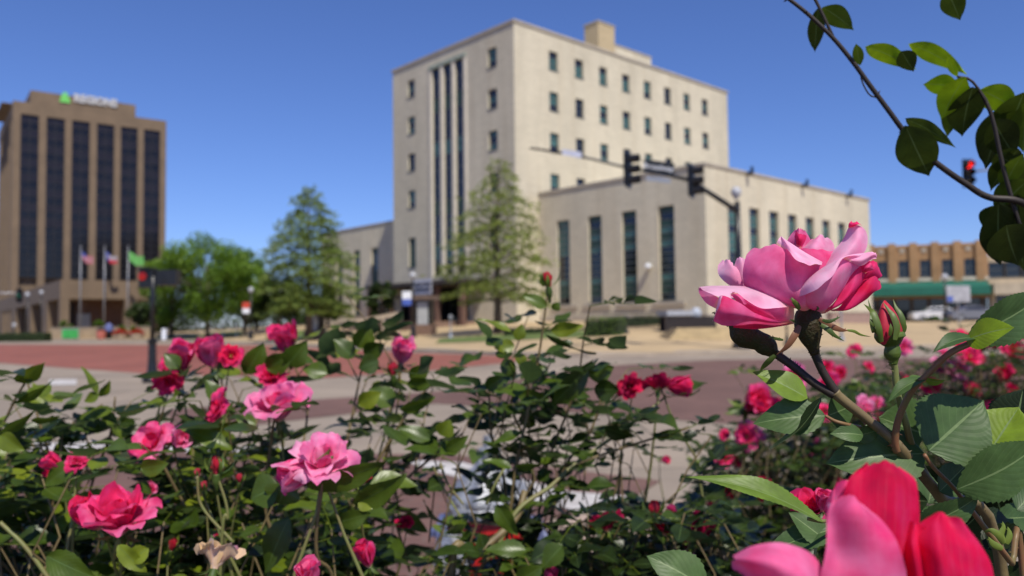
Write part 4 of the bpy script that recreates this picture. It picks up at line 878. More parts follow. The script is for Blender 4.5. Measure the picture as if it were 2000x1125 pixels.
hedge(1188, 1300, 50, 50.5, .7, .8, DRK, 'dark hedge behind the iron railing', 53)
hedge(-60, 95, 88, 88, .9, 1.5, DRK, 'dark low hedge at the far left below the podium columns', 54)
def flowers(px, D, w_, label, seed):
    r = random.Random(seed); B = spot(px, D); t = thing('flower_planter', label, 'planter', B, 0, 'red flower planters'); part('pot', CONC2, t, lambda m: m.lathe([(.5, 0), (.7, .1), (.8, .5), (.75, .52)], n=16)); m = MB()
    for k in range(420):
        a_, b_ = r.uniform(0, 6.28), math.sqrt(r.random())*w_; leafquad(m, Vector((b_*math.cos(a_), b_*math.sin(a_), .55+.5*(1-(b_/w_)**2)+r.gauss(0, .06))), .09, r)
    m.build('flowers', FLR, t)
FLR = facemat('red_bedding_petal', [(.35, .008, .01), (.5, .015, .015), (.6, .03, .02)], .3)
flowers(236, 90, .95, 'left planter of massed red flowers by the brown tower', 61); flowers(268, 90, .80, 'right planter of massed red flowers by the brown tower', 62)
# lawns
lp = [spot(x, D) for x, D in ((850, 46), (1215, 42.5), (1215, 48), (990, 52), (860, 52))]
lawn([[(p.x, p.y) for p in lp]])
lp = [spot(x, D) for x, D in ((520, 68), (640, 66), (640, 84), (520, 88))]
lawn([[(p.x, p.y) for p in lp]], 'lawn')
lp = [spot(x, D) for x, D in ((300, 82), (470, 79), (480, 100), (300, 104))]
lawn([[(p.x, p.y) for p in lp]], 'lawn')

r_ = random.Random(77); m = MB()
for k in range(16000):
    x = r_.uniform(-75, -17); y = 150+r_.uniform(-4, 4); hh = 7.5+2.5*math.sin(x*.21)+1.5*math.sin(x*.57+2)
    z = r_.uniform(0, 1)**.8*hh; leafquad(m, Vector((x, y, z)), r_.uniform(.25, .5), r_)
setp(m.build('distant_tree_line', DRK), 'continuous dark green tree line seen low behind the street trees', 'tree line', None, 'stuff')
# ---------------------------------------------------------------- roses: materials
LEAF = facemat('rose_leaf', [(.012,.022,.004),(.038,.068,.007),(.085,.135,.011),(.21,.26,.016)], .34, rough=.36, spec=.5, veins=.6, back=(.10,.16,.06), nscale=90, vein_c=(.13,.21,.06))  # ramp puts dark interior and sunlit leaf tones into the colour
HLEAF = facemat('near_rose_leaf', [(.012,.024,.006),(.050,.100,.028),(.085,.150,.040),(.20,.30,.012)], .26, rough=.46, spec=.32, veins=.8, back=(.10,.17,.05), nscale=160, vein_c=(.20,.28,.11))
BLEAF = facemat('branch_leaf', [(.024,.034,.006),(.05,.075,.010),(.12,.19,.012),(.32,.48,.010)], .35, rough=.5, spec=.3, veins=.3, nscale=120)  # dark stops stand for shaded undersides, bright stop for sun through a leaf
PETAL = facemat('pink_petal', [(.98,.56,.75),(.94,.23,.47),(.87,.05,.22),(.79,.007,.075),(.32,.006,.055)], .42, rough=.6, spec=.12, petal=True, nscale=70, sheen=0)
REDP = facemat('red_bud_petal', [(.62,.05,.09),(.60,.02,.05),(.5,.01,.03)], .3, rough=.45, spec=.2, nscale=90, sheen=.2)
OLDP = facemat('withered_petal', [(.85,.45,.55),(.85,.62,.50),(.80,.55,.28)], .35, rough=.6, spec=.2, nscale=50)
SEPAL = facemat('calyx_green', [(.05,.09,.015),(.09,.14,.02),(.16,.22,.03)], .15, rough=.5, nscale=120)
HIP = M_('dark_hip', (.035,.042,.012), .55, .35, 90, spec=.25, bump=.3, c2=(.04,.02,.009))
SEPR = facemat('brown_sepal', [(.22,.09,.04),(.16,.10,.03),(.18,.26,.03)], .25, rough=.5, nscale=120)
STEMG = M_('green_cane', (.16,.19,.05), .5, .25, 60, c2=(.17,.13,.05))
STEMB = M_('brown_cane', (.20,.15,.06), .55, .3, 60, c2=(.11,.075,.035))
STEMR = M_('reddish_cane', (.25,.09,.045), .5, .3, 60, c2=(.15,.12,.04))
STEMD = M_('dark_cane', (.028,.018,.012), .6, .3, 60)
STAM = M_('stamen_yellow', (.55,.36,.06), .6, .3, 80)
def cr(p0, p1, p2, p3, t): return 0.5*((2*p1)+(p2-p0)*t+(2*p0-5*p1+4*p2-p3)*t*t+(3*p1-p0-3*p2+p3)*t*t*t)
def spline(pts, n):
    pts = [Vector(p) for p in pts]; P = [pts[0]*2-pts[1]]+pts+[pts[-1]*2-pts[-2]]; k = len(pts)-1; out = []
    for i in range(n+1):
        u = min(i/n*k, k-1e-6); a = int(u); out.append(cr(P[a], P[a+1], P[a+2], P[a+3], u-a))
    return out
def leafgeo(m, base, tip, nrm, width, fold=.25, arch=.12, teeth=0, nv=8, nu=4, shade=.5, wave=.0, seed=0, ov=.76):
    base = Vector(base); tip = Vector(tip); ax = tip-base; L = ax.length; ax.normalize(); nrm = (nrm-ax*nrm.dot(ax)).normalized(); sd_ = ax.cross(nrm)
    if teeth: nv = teeth*4
    rows = []
    for i in range(nv+1):
        v = i/nv; wv = width/2*1.08*(math.sin(math.pi*min(1, max(0, v))**ov))**.92*(1-.15*v) if 0 < v < 1 else 0.0
        if v > .8: wv = min(wv, width/2*((1-v)/.2)**1.25*.58)
        c = base+ax*(L*v)+nrm*(arch*L*math.sin(math.pi*v*.95)); row = []
        tf = ((i % 4)/4 if teeth else 0)
        for j in range(nu+1):
            s = -1+2*j/nu; e = 1+(.10*(1-tf)-.02 if (teeth and abs(s) > .99) else 0); wob = wave*L*math.sin(v*9+s*2+seed)*s*s
            row.append(c+sd_*(s*wv*e)+nrm*(fold*abs(s)*wv+wob)-nrm*(.18*fold*s*s*wv)+(ax*(L*.012*tf) if teeth and abs(s) > .99 else Vector((0, 0, 0))))
        rows.append(row)
    m.col = shade; m.grid(rows)
def toward(p, ax, rollv):
    """unit vector square to ax, facing the camera, turned about ax by rollv degrees"""
    n_ = (CAM-p); n_ = (n_-ax*n_.dot(ax)).normalized(); return Matrix.Rotation(R(rollv), 3, ax) @ n_
def prickles(m, pts, rads, n, r, size=.0014, b=0, e=1):
    for k in range(n):
        u = (b+(e-b)*r.random())*(len(pts)-1); i = min(int(u), len(pts)-2); p = pts[i].lerp(pts[i+1], u-i); t = (pts[i+1]-pts[i]).normalized()
        rr = rads[i] if hasattr(rads, '__len__') else rads; o = t.orthogonal().normalized(); o.rotate(Matrix.Rotation(r.uniform(0, 6.28), 3, t))
        L = size*r.uniform(.6, 1.4); q = p+o*rr*.9; w_ = t*L*.3; s_ = t.cross(o)*L*.3; tipp = q+o*L-t*L*.3
        bi = len(m.v); m.v += [q+w_, q+s_, q-w_, q-s_, tipp]
        for a_, b_ in ((0, 1), (1, 2), (2, 3), (3, 0)): m.face([bi+a_, bi+b_, bi+4])
# ---------------------------------------------------------------- generic roses
def petalgrid(m, phi, th0, th1, L, W, cup, r, curl=0., shade=.4, nt=10, ns=8, rb=.004, twist=0.):
    rows = []; n1, n2 = r.uniform(0, 6), r.uniform(0, 6); ca, sa = math.cos(phi), math.sin(phi); rad = Vector((ca, sa, 0)); tan = Vector((-sa, ca, 0)); p = rad*rb; prev = Vector(p)
    notch = r.uniform(0, .10)
    for i in range(nt+1):
        t = i/nt; th = th0+(th1-th0)*t**1.1+curl*max(0, t-.7)/.3
        d = rad*math.sin(th)+Vector((0, 0, 1))*math.cos(th)
        if i: prev = prev+d*(L/nt)
        nn = rad*math.cos(th)-Vector((0, 0, 1))*math.sin(th)   # outward normal
        w_ = W*(.16+.84*math.sin(min(1, t/.72)*math.pi/2)**.9)*(1 if t < .8 else math.sqrt(max(0, 1-((t-.8)/.26)**2)))
        row = []
        for j in range(ns+1):
            s = -1+2*j/ns; q = prev+tan*(s*w_*(1-.12*cup*s*s))-nn*(cup*w_*.75*s*s)+nn*(W*.20*math.sin(s*3.5+n1)*t*t+W*.10*math.sin(s*7+n2+t*5)*t*t)+tan*(W*.05*math.sin(t*6+n2))
            if t > .85 and abs(s) < .25: q = q-d*(L*notch*(t-.85)/.15)
            row.append(q)
        rows.append(row)
    m.col = shade; m.grid(rows)
def rose_mesh(kind, shade, seed):
    r = random.Random(seed); m = MB(); S = .001
    spec = {'open': [(5, 30, 96, 37, 17, .3, .7), (4, 18, 66, 33, 16, .6, .6), (3, 8, 34, 25, 12, .9, .2)],
            'cup': [(5, 22, 70, 38, 18, .5, .8), (4, 10, 38, 35, 16, .8, .6), (3, 5, 20, 27, 12, 1., .2)],
            'flat': [(5, 45, 100, 36, 22, .2, .3), (5, 35, 88, 33, 19, .35, .3), (5, 20, 60, 24, 13, .6, .2)],
            'half': [(3, 6, 26, 36, 17, 1., .5), (4, 4, 14, 35, 14, 1.1, .1), (3, 0, 6, 32, 9, 1.2, 0)]}[kind]
    off = 0
    for ri, (n, t0, t1, L, W, cup, curl) in enumerate(spec):
        off += .5
        for k in range(n):
            sh = max(0, min(1, shade+r.uniform(-.1, .1)+.07*ri))
            petalgrid(m, 6.283*(k+off)/n+r.uniform(-.2, .2), R(t0+r.uniform(-6, 6)), R(t1+r.uniform(-13, 13)), L*S*r.uniform(.9, 1.08), W*S*r.uniform(.9, 1.1), cup*r.uniform(.8, 1.2), r, curl*r.uniform(-.4, 1.9), sh, rb=.0035-.0008*ri)
    return m
def calyx_mesh(seed, hip=.0055, refl=110, sl=.022):
    r = random.Random(seed); m = MB(); m.col = .2
    m.lathe([(.0015, -.02), (.0022, -.015), (hip*.8, -.011), (hip, -.006), (hip*.75, -.001), (hip*.8, .0), (.002, .0006)], n=10)
    for k in range(5):
        a_ = 6.283*k/5+r.random(); d = Vector((math.cos(a_), math.sin(a_), 0)); th = R(refl+r.uniform(-25, 25)); b = d*hip*.7; t = b+(d*math.sin(th)+Vector((0, 0, math.cos(th))))*sl*r.uniform(.7, 1.2)
        leafgeo(m, b, t, d*math.cos(th)-Vector((0, 0, math.sin(th))), .0055, .3, .15, 0, 5, 2, r.random())
    return m
VAR = {}
def rose_data(kind, shade, seed):
    key = (kind, shade, seed)
    if key not in VAR: VAR[key] = (rose_mesh(kind, shade, seed).mesh('bloom', PETAL, True), calyx_mesh(seed).mesh('calyx', SEPAL, True), stamen_mesh())
    return VAR[key]
def stamen_mesh():
    if 'st' not in VAR:
        r = random.Random(3); m = MB()
        for k in range(34):
            a_ = r.uniform(0, 6.28); q = math.sqrt(r.random())*.0045; b = Vector((q*.4*math.cos(a_), q*.4*math.sin(a_), .002)); e = Vector((q*math.cos(a_), q*math.sin(a_), r.uniform(.007, .011))); m.tube([b, e], [.0002, .0002], 3, False); m.tube([e, e+Vector((0, 0, .0009))], [.0007, .0005], 4)
        VAR['st'] = m.mesh('stamens', STAM)
    return VAR['st']
def bud_data(seed, closed=1.0):
    key = ('bud', seed)
    if key not in VAR:
        r = random.Random(seed); m = MB()
        for k, (L, W) in enumerate(((19, 7.5), (18, 7), (17, 6.2), (20, 5))):
            petalgrid(m, k*1.9, R(16), R(-14-4*k), L*.001, W*.001, 1.5, r, .05, r.random(), nt=8, rb=.0035-.0006*k)
        VAR[key] = (m.mesh('bud', REDP, True), calyx_mesh(seed, .0048, 22, .021).mesh('calyx', SEPAL, True))
    return VAR[key]
def orient(d, spin):
    q = Vector(d).to_track_quat('Z', 'Y'); return (q.to_matrix() @ Matrix.Rotation(spin, 3, 'Z')).to_4x4()
def put(data, names, parent, base, P, d, size, spin, label=None):
    """parent one flower (and its calyx) at world point P, facing d"""
    o = bpy.data.objects.new(names[0], data[0]); COL.objects.link(o); o.parent = parent
    o.matrix_local = Matrix.Translation(P-base) @ orient(d, spin) @ Matrix.Diagonal((size, size, size, 1))
    c_ = bpy.data.objects.new(names[1], data[1]); COL.objects.link(c_); c_.parent = o
    if len(data) > 2: s_ = bpy.data.objects.new('stamens', data[2]); COL.objects.link(s_); s_.parent = o
    if label: o['label'] = label
    return o
# ---------------------------------------------------------------- bushes
UP = Vector((0, 0, 1))
def compound(lm, sm, p, d, r, L=.036, nl=5, shade=None, nv=6, nu=2, teeth=0):
    """one rose leaf: a rachis with 3 or 5 leaflets"""
    d = d.normalized(); rl = L*1.35*(nl-1)/4+L*.4; sag = Vector((0, 0, -rl*.25)); e = p+d*rl+sag; md = p+d*rl*.5+sag*.25
    lm.col = .8; lm.tube([p, md, e], [.0007, .0006, .0004], 4, False)
    n_ = (UP+Vector((r.gauss(0, .35), r.gauss(0, .35), 0))+d*.1).normalized(); sd_ = d.cross(UP).normalized(); sh = r.random() if shade is None else max(0, min(1, shade+r.gauss(0, .12)))
    spots = [(e, d+sag/rl*.8, L*1.1)]
    for u in ((.75, .35) if nl == 5 else (.6,)):
        q = p.lerp(md, u*2) if u < .5 else md.lerp(e, u*2-1)
        for s in (-1, 1): spots.append((q, d*.45+sd_*s*.9+sag/rl*.3, L*(.95 if u > .5 else .75)))
    for q, dd, l in spots:
        dd = (dd+Vector((r.gauss(0, .15), r.gauss(0, .15), r.gauss(0, .15)))).normalized(); l *= r.uniform(.8, 1.15); q2 = q+dd*l*.08
        nn = (n_+Vector((r.gauss(0, .3), r.gauss(0, .3), 0))).normalized()
        if abs(nn.dot(dd)) > .95: nn = UP+Vector((.3, .1, 0))
        leafgeo(lm, q2, q2+dd*l, nn, l*r.uniform(.46, .64), r.uniform(.1, .75), r.uniform(-.20, .12), teeth, nv, nu, max(0, min(1, sh+r.gauss(0, .1))), r.uniform(0, .05), r.random()*6)
CLEAR = []
def unpx(P):
    v = P-CAM; z = v.dot(F0); return 1000+v.dot(CR)/z*FPX, 562.5-v.dot(CU)/z*FPX
def blocked(P, r):
    x, y = unpx(P); return any(a_ < x < b_ and c_ < y < d_ and r.random() < pr_ for a_, b_, c_, d_, pr_ in CLEAR)
class Bush:
    def __init__(s, label, px, D, seed, group=None):
        p = pix(px, 632, D); s.base = Vector((p.x, p.y, .0135)); s.t = thing('rose_bush', label, 'rose bush', s.base, 0, group); s.r = random.Random(seed); s.lm = MB(); s.sm = MB(); s.gm = None; s.nl_teeth = 4
    def cane(s, pts, r0=.003, r1=.0012, step=.05, L=.036, side=True, start=0.0, green=False, leaves=True, shade=None, root=True, teeth=0):
        P = [pix(*q) for q in pts]
        if root: g_ = Vector((P[0].x*.6+s.base.x*.4+s.r.uniform(-.03, .03), P[0].y*.6+s.base.y*.4, .0)); P = [g_, g_.lerp(P[0], .5)+Vector((s.r.uniform(-.03, .03), 0, .05))]+P
        c_ = spline(P, 8*len(P)); n_ = len(c_); tgt = MB() if green else s.sm
        tgt.tube([q-s.base for q in c_], [r0+(r1-r0)*i/(n_-1) for i in range(n_)], 7, True)
        if green: tgt.build('green_cane', STEMG, s.t, True)
        if not leaves: return c_
        acc = 0; an = s.r.uniform(0, 6)
        for a_, b_ in zip(c_, c_[1:]):
            acc += (b_-a_).length
            if acc > step and b_.z > CAMZ-.75 and not blocked(b_, s.r):
                acc = s.r.uniform(-.2, .2)*step; an += 2.4+s.r.gauss(0, .4); t = (b_-a_).normalized()
                d = Vector((math.cos(an), math.sin(an), .25))+t*.5; compound(s.lm, s.gm, b_-s.base, d, s.r, L*s.r.uniform(.8, 1.15), s.r.choice((5, 5, 3)), shade, teeth=s.nl_teeth, nv=6)
                if side and s.r.random() < .4:
                    e = b_+(d.normalized()*.08+UP*.05)*s.r.uniform(.6, 1.4)
                    if blocked(e, s.r) or blocked((b_+e)/2, s.r): continue
                    s.sm.tube([b_-s.base, (b_+e)/2-s.base+UP*.01, e-s.base], [.0013, .001, .0008], 5, False)
                    for u in (.5, 1.0):
                        q = b_.lerp(e, u)
                        if not blocked(q, s.r): compound(s.lm, s.gm, q-s.base, Vector((s.r.gauss(0, 1), s.r.gauss(0, 1), .3)), s.r, L*.9, 5, shade)
        return c_
    def fill(s, n, x0, x1, top, bot, D0, D1, L=.036, nl=5, power=.7, shade=None, clear=()):
        for _ in range(n):
            px = s.r.uniform(x0, x1); yt = top(px); py = yt+(bot-yt)*s.r.random()**power
            if any(a_ < px < b_ and c_ < py < d_ for a_, b_, c_, d_ in clear) and s.r.random() < .8: continue
            p = pix(px, py, s.r.uniform(D0, D1))
            if blocked(p, s.r): continue
            a_ = s.r.uniform(0, 6.28)
            s.lm_add(p, Vector((math.cos(a_), math.sin(a_), s.r.uniform(-.1, .5))), L*s.r.uniform(.7, 1.2), nl, shade)
    def lm_add(s, p, d, L, nl, shade):
        q = p-s.base; compound(s.lm, s.gm, q, d, s.r, L, nl, shade, teeth=s.nl_teeth)
        s.sm.tube([q, q-d*.03+Vector((0, 0, -.05)), q+Vector((s.r.gauss(0, .03), s.r.gauss(0, .03), -.16))], [.0009, .0012, .0015], 4, False)
    def leaf(s, b, t, w_, roll_, shade=.5, fold=.25, arch=.1, mat=None, teeth=10, name='leaf', wave=.02, nu=6, label=None):
        B, T = pix(*b)-s.base, pix(*t)-s.base; L_ = (T-B); ax = L_.normalized(); m = MB(); D = (b[2]+t[2])/2
        leafgeo(m, B, T, toward(pix(*b), ax, roll_), w_*D/FPX, fold, arch, teeth, 10, nu, shade, wave, s.r.random()*6); o = m.build(name, mat or HLEAF, s.t, True)
        if label: o['label'] = label
        return o
    def bloom(s, px, py, D, size_px, kind, shade, dirv, seed=1, stem=True, label=None):
        """size_px: width across in photo pixels; dirv: facing in camera terms (right, up, towards camera)"""
        P = pix(px, py, D); d = (CR*dirv[0]+CU*dirv[1]-F0*dirv[2]).normalized(); nat = {'open': .080, 'cup': .070, 'flat': .072, 'half': .036, 'bud': .016}[kind]
        sz = size_px*D/FPX/nat
        if kind == 'bud': o = put(bud_data(seed), ('bud', 'calyx'), s.t, s.base, P-d*.008*sz, d, sz, seed*1.3, label)
        else: o = put(rose_data(kind, shade, seed), ('bloom', 'calyx'), s.t, s.base, P-d*.023*sz, d, sz, seed*1.3, label)
        if stem:
            a_ = P-d*(.03*sz)-s.base; b_ = a_+Vector((s.r.gauss(0, .02), s.r.gauss(0, .02)+.01, -.09)); m = MB(); m.tube([a_, (a_+b_)/2-d*.006, b_, b_+Vector((s.r.gauss(0, .02), .02, -.15))], [.0011*max(.5, sz), .0014, .0017, .002], 6, False); m.build('stem', STEMG, s.t, True)
        return o
    def done(s, lmat=LEAF, stuff=True):
        if s.lm.f: s.lm.build('foliage', lmat, s.t, True)
        if s.sm.f: s.sm.build('canes', STEMB, s.t, True)
def contour(pts):
    def f(x):
        if x <= pts[0][0]: return pts[0][1]
        for (a_, b_), (c_, d_) in zip(pts, pts[1:]):
            if x <= c_: return b_+(d_-b_)*(x-a_)/(c_-a_)
        return pts[-1][1]
    return f
# ---- left bush
CLEAR += [(-300, 140, 300, 748, 1.), (140, 300, 300, 770, 1.), (300, 540, 300, 668, 1.), (800, 930, 300, 700, 1.), (895, 1065, 840, 1000, .8), (880, 1050, 1010, 1125, .7), (1080, 1245, 945, 1010, .93), (640, 760, 870, 960, .4), (1130, 1420, 860, 950, .6), (560, 700, 820, 940, .9), (480, 600, 735, 810, .9), (150, 300, 950, 1045, .9), (380, 470, 860, 960, .5), (690, 740, 1050, 1110, .8)]
b = Bush('near leafy rose bush filling the lower left with several open pink roses', 300, .95, 101)
for c_ in ([(120,1250,1.0),(150,1050,1.0),(100,900,.95),(50,735,.95)], [(-60,1250,.9),(-40,950,.9),(20,800,.9),(60,730,.88)], [(200,1250,1.0),(170,1000,1.05),(215,850,1.05),(225,775,1.05)],
           [(330,1250,.95),(385,1000,.95),(440,850,1.0),(432,735,1.0)], [(300,1250,1.0),(270,1000,1.05),(330,760,1.02)], [(-80,1200,1.0),(60,960,1.05),(140,830,1.05),(200,790,1.05)],
           [(600,1250,1.0),(650,1000,1.05),(690,800,1.1),(718,665,1.1)], [(540,1250,1.0),(570,980,1.05),(600,800,1.1),(565,690,1.1)], [(480,1250,1.0),(470,950,1.05),(520,760,1.1),(515,690,1.1)],
           [(420,1250,.8),(400,1080,.85),(330,930,.85),(300,880,.85)]):
    b.cane(c_, step=.042, L=.042)
b.cane([(700,1250,1.1),(740,950,1.1),(775,800,1.1),(783,710,1.1)], step=.06, L=.03)
b.cane([(640,1250,1.05),(740,1000,1.0),(860,880,1.0),(905,845,1.0)], step=.045, L=.042)
b.cane([(620,1250,1.05),(700,980,1.0),(800,800,1.0),(850,745,1.0)], step=.045, L=.042)
b.cane([(570,1250,.86),(520,1000,.86),(530,860,.85),(538,810,.84)], step=.07, side=False)
b.cane([(650,1250,.7),(618,1080,.67),(628,960,.66),(632,925,.66)], step=.2, side=False, r0=.0022)
b.cane([(0,1020,.75),(55,1075,.75),(130,1180,.75)], leaves=False, green=True, root=False, r0=.002, r1=.0022)
b.cane([(430,1125,.7),(445,1010,.7),(425,930,.7)], step=.3, green=True, r0=.0016, side=False); b.cane([(456,1060,.7),(395,990,.7),(385,930,.7)], leaves=False, green=True, root=False, r0=.0014)
top = contour([(0, 770), (100, 800), (200, 840), (300, 800), (400, 770), (480, 720), (560, 700), (650, 720), (720, 700), (800, 780), (900, 850), (960, 900)])
b.fill(140, -60, 480, top, 1150, .8, 1.25, .041, power=.62)
b.fill(115, 400, 900, top, 1150, .85, 1.3, .041, power=.6, clear=((640, 850, 860, 1125), (620, 900, 700, 860)))
b.fill(120, -60, 700, contour([(0, 930), (700, 960)]), 1200, .75, 1.1, .044, power=.8)
# hand placed leaves (base, tip, width, turn)
for B_, T_, w_, ro, sh in (((30,745,.85),(88,706,.85),44,40,.85), ((20,790,.85),(105,740,.85),26,50,.6), ((0,845,.8),(68,800,.8),30,45,.55), ((60,820,.85),(118,812,.86),26,55,.6), ((90,790,.86),(20,770,.86),24,30,.8), ((0,850,.7),(48,880,.7),42,25,.75), ((190,770,1.0),(158,716,1.0),20,40,.7), ((195,775,1.0),(215,742,1.0),22,30,.75), ((195,770,1.0),(165,785,1.0),24,20,.7),
    ((225,800,1.0),(150,820,1.0),26,30,.65), ((545,950,.68),(490,975,.68),78,20,.42), ((560,945,.68),(545,985,.68),80,10,.42), ((600,950,.66),(762,897,.66),60,35,.5), ((690,985,.7),(795,925,.7),56,30,.55), ((660,1020,.7),(725,1000,.7),45,20,.45), ((700,975,.7),(735,990,.7),38,10,.95), ((565,1010,.7),(520,1120,.7),60,20,.35), ((90,1085,.6),(190,1130,.6),60,15,.5), ((290,1070,.62),(250,1100,.62),40,10,.9), ((230,1065,.62),(290,1120,.62),38,20,.85),
    ((150,905,.8),(85,950,.8),45,20,.55), ((275,915,.75),(330,905,.75),42,15,.6), ((455,880,.8),(350,838,.8),40,30,.62), ((410,850,.9),(470,820,.9),32,20,.7), ((500,830,.9),(458,815,.9),30,20,.6), ((430,790,.95),(400,740,.95),36,20,.5), ((350,720,.98),(320,690,.98),34,10,.45), ((480,730,1.0),(515,668,1.0),55,20,.55), ((520,720,1.0),(572,690,1.0),50,15,.5), ((560,715,1.0),(600,665,1.0),52,10,.45), ((640,730,1.05),(590,720,1.05),40,20,.55), ((700,680,1.05),(722,635,1.05),52,15,.62), ((690,700,1.05),(650,660,1.05),42,20,.4), ((710,690,1.05),(752,672,1.05),44,20,.4), ((740,705,1.05),(700,720,1.05),46,10,.3), ((800,740,1.0),(840,712,1.0),40,15,.6), ((795,750,1.0),(850,745,1.0),34,25,.5), ((770,790,1.0),(720,760,1.0),50,20,.55), ((780,800,.95),(850,775,.95),32,40,.62), ((700,790,.95),(745,765,.95),40,10,.9), ((860,850,.9),(880,820,.9),44,15,.75), ((840,860,.9),(775,835,.9),36,25,.45), ((870,880,.9),(915,850,.9),32,20,.55)):
    b.leaf(B_, T_, w_*.86, ro, min(1, sh+.1), .35, .06, LEAF, 7, wave=.025, nu=4)
A_ = b.bloom
A_(540, 782, .84, 136, 'cup', .24, (-.05, .93, .35), 11, label='open pink rose facing up with a white glint'); A_(630, 885, .66, 165, 'open', .16, (.1, .86, .5), 12, label='wide open pale pink rose at the centre of the left bush'); A_(232, 995, .70, 165, 'cup', .46, (.1, .95, .3), 13, label='deep pink cupped rose low in the left bush'); A_(168, 1000, .72, 70, 'half', .62, (-.5, .8, .3), 14)
A_(328, 715, 1.0, 78, 'open', .48, (-.6, .2, .75), 15); A_(358, 690, 1.0, 60, 'half', .45, (.2, .9, .3), 16); A_(410, 683, 1.0, 62, 'half', .38, (-.1, .95, .3), 17); A_(452, 692, 1.0, 60, 'open', .62, (.4, .4, .8), 18); A_(330, 745, .98, 66, 'cup', .54, (.3, -.4, .8), 19)
A_(557, 658, 1.1, 58, 'half', .42, (-.1, .95, .3), 20); A_(786, 683, 1.1, 50, 'half', .35, (.15, .95, .3), 21); A_(530, 732, 1.0, 62, 'cup', .54, (.3, .6, .7), 22); A_(418, 795, .9, 88, 'open', .50, (-.7, .3, .6), 23); A_(290, 858, .85, 105, 'open', .34, (-.2, .5, .8), 24); A_(352, 855, .85, 45, 'half', .2, (.7, .4, .6), 25)
A_(148, 900, .8, 48, 'cup', .48, (.2, .7, .7), 26); A_(100, 902, .8, 40, 'half', .5, (-.7, .6, .2), 27); A_(422, 912, .7, 30, 'bud', 0, (0, .98, .1), 1); A_(713, 1078, .7, 50, 'half', .55, (-.25, .95, .15), 28); A_(600, 1122, .6, 60, 'half', .35, (-.1, .95, .2), 29); A_(575, 925, .66, 72, 'half', .3, (-.9, -.35, .3), 30); A_(710, 933, .7, 28, 'half', .7, (.4, .6, .3), 31); A_(290, 955, .85, 30, 'half', .3, (.6, .5, .6), 32); A_(337, 1065, .8, 22, 'bud', 0, (.3, .9, .2), 2); A_(105, 925, .85, 30, 'half', .7, (-.3, .5, .6), 33); A_(427, 1045, .8, 26, 'half', .4, (.3, .6, .6), 34); A_(790, 1020, .95, 42, 'cup', .7, (-.2, .8, .5), 35)
A_(768, 722, 1.05, 22, 'bud', 0, (0, 1, .2), 3)
wo_ = MB(); r_ = random.Random(5)
for k in range(6): petalgrid(wo_, k*1.05, R(10+r_.uniform(-10, 10)), R(50+r_.uniform(-20, 40)), .026, .013, .9, r_, .9, r_.random())
put((wo_.mesh('withered_bloom', OLDP, True), calyx_mesh(9).mesh('calyx', SEPAL, True)), ('withered_bloom', 'calyx'), b.t, b.base, pix(418, 1112, .6), (.1, .45, .85), .74, 0, 'withered yellowing pink rose at the bottom edge')
for px, py in ((385, 925), (468, 935), (398, 950)): A_(px, py, .72, 16, 'bud', 0, (.1*(px-420)/40, .95, .2), 4)
b.done()
# ---- middle bush
b = Bush('slender upright rose bush in the centre topped by one red bud', 1040, 1.0, 202)
for c_ in ([(900,1250,.95),(985,1040,.95),(1010,900,.95),(1048,720,.95),(1070,570,.94)],):
    b.cane(c_, step=.06, L=.036, r0=.0035, side=False)
for c_ in ([(980,1250,1.0),(990,980,1.0),(960,850,.98),(955,750,.97)], [(1040,1250,1.0),(1060,950,1.0),(1110,800,.98),(1130,745,.97)], [(1010,1200,1.0),(1040,930,1.0),(1000,800,.98),(1005,770,.97)], [(1060,1250,1.0),(1090,950,1.0),(1150,850,1.0),(1180,760,1.0)]):
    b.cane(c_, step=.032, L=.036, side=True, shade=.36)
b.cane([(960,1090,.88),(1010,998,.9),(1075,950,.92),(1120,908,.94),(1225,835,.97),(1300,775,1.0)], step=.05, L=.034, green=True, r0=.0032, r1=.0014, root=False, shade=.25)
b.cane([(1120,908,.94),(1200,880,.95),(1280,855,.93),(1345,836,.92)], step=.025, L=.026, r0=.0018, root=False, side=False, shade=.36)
b.cane([(880,1140,.85),(930,1085,.87),(1005,1015,.9),(1025,960,.92)], step=.2, r0=.0055, r1=.004, root=True, side=False)
b.cane([(860,905,.95),(875,945,.94),(905,985,.92)], leaves=False, green=True, root=False, r0=.0016); b.cane([(950,985,.9),(970,940,.9),(998,895,.92)], leaves=False, green=True, root=False, r0=.0018); b.cane([(845,910,.95),(870,960,.94),(900,1010,.92)], leaves=False, green=True, root=False, r0=.0012)
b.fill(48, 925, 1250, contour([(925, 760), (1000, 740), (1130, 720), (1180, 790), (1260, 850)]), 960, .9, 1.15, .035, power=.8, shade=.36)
b.fill(40, 850, 1130, contour([(850, 1000), (1130, 1000)]), 1150, .8, 1.1, .032, power=.8, shade=.4)
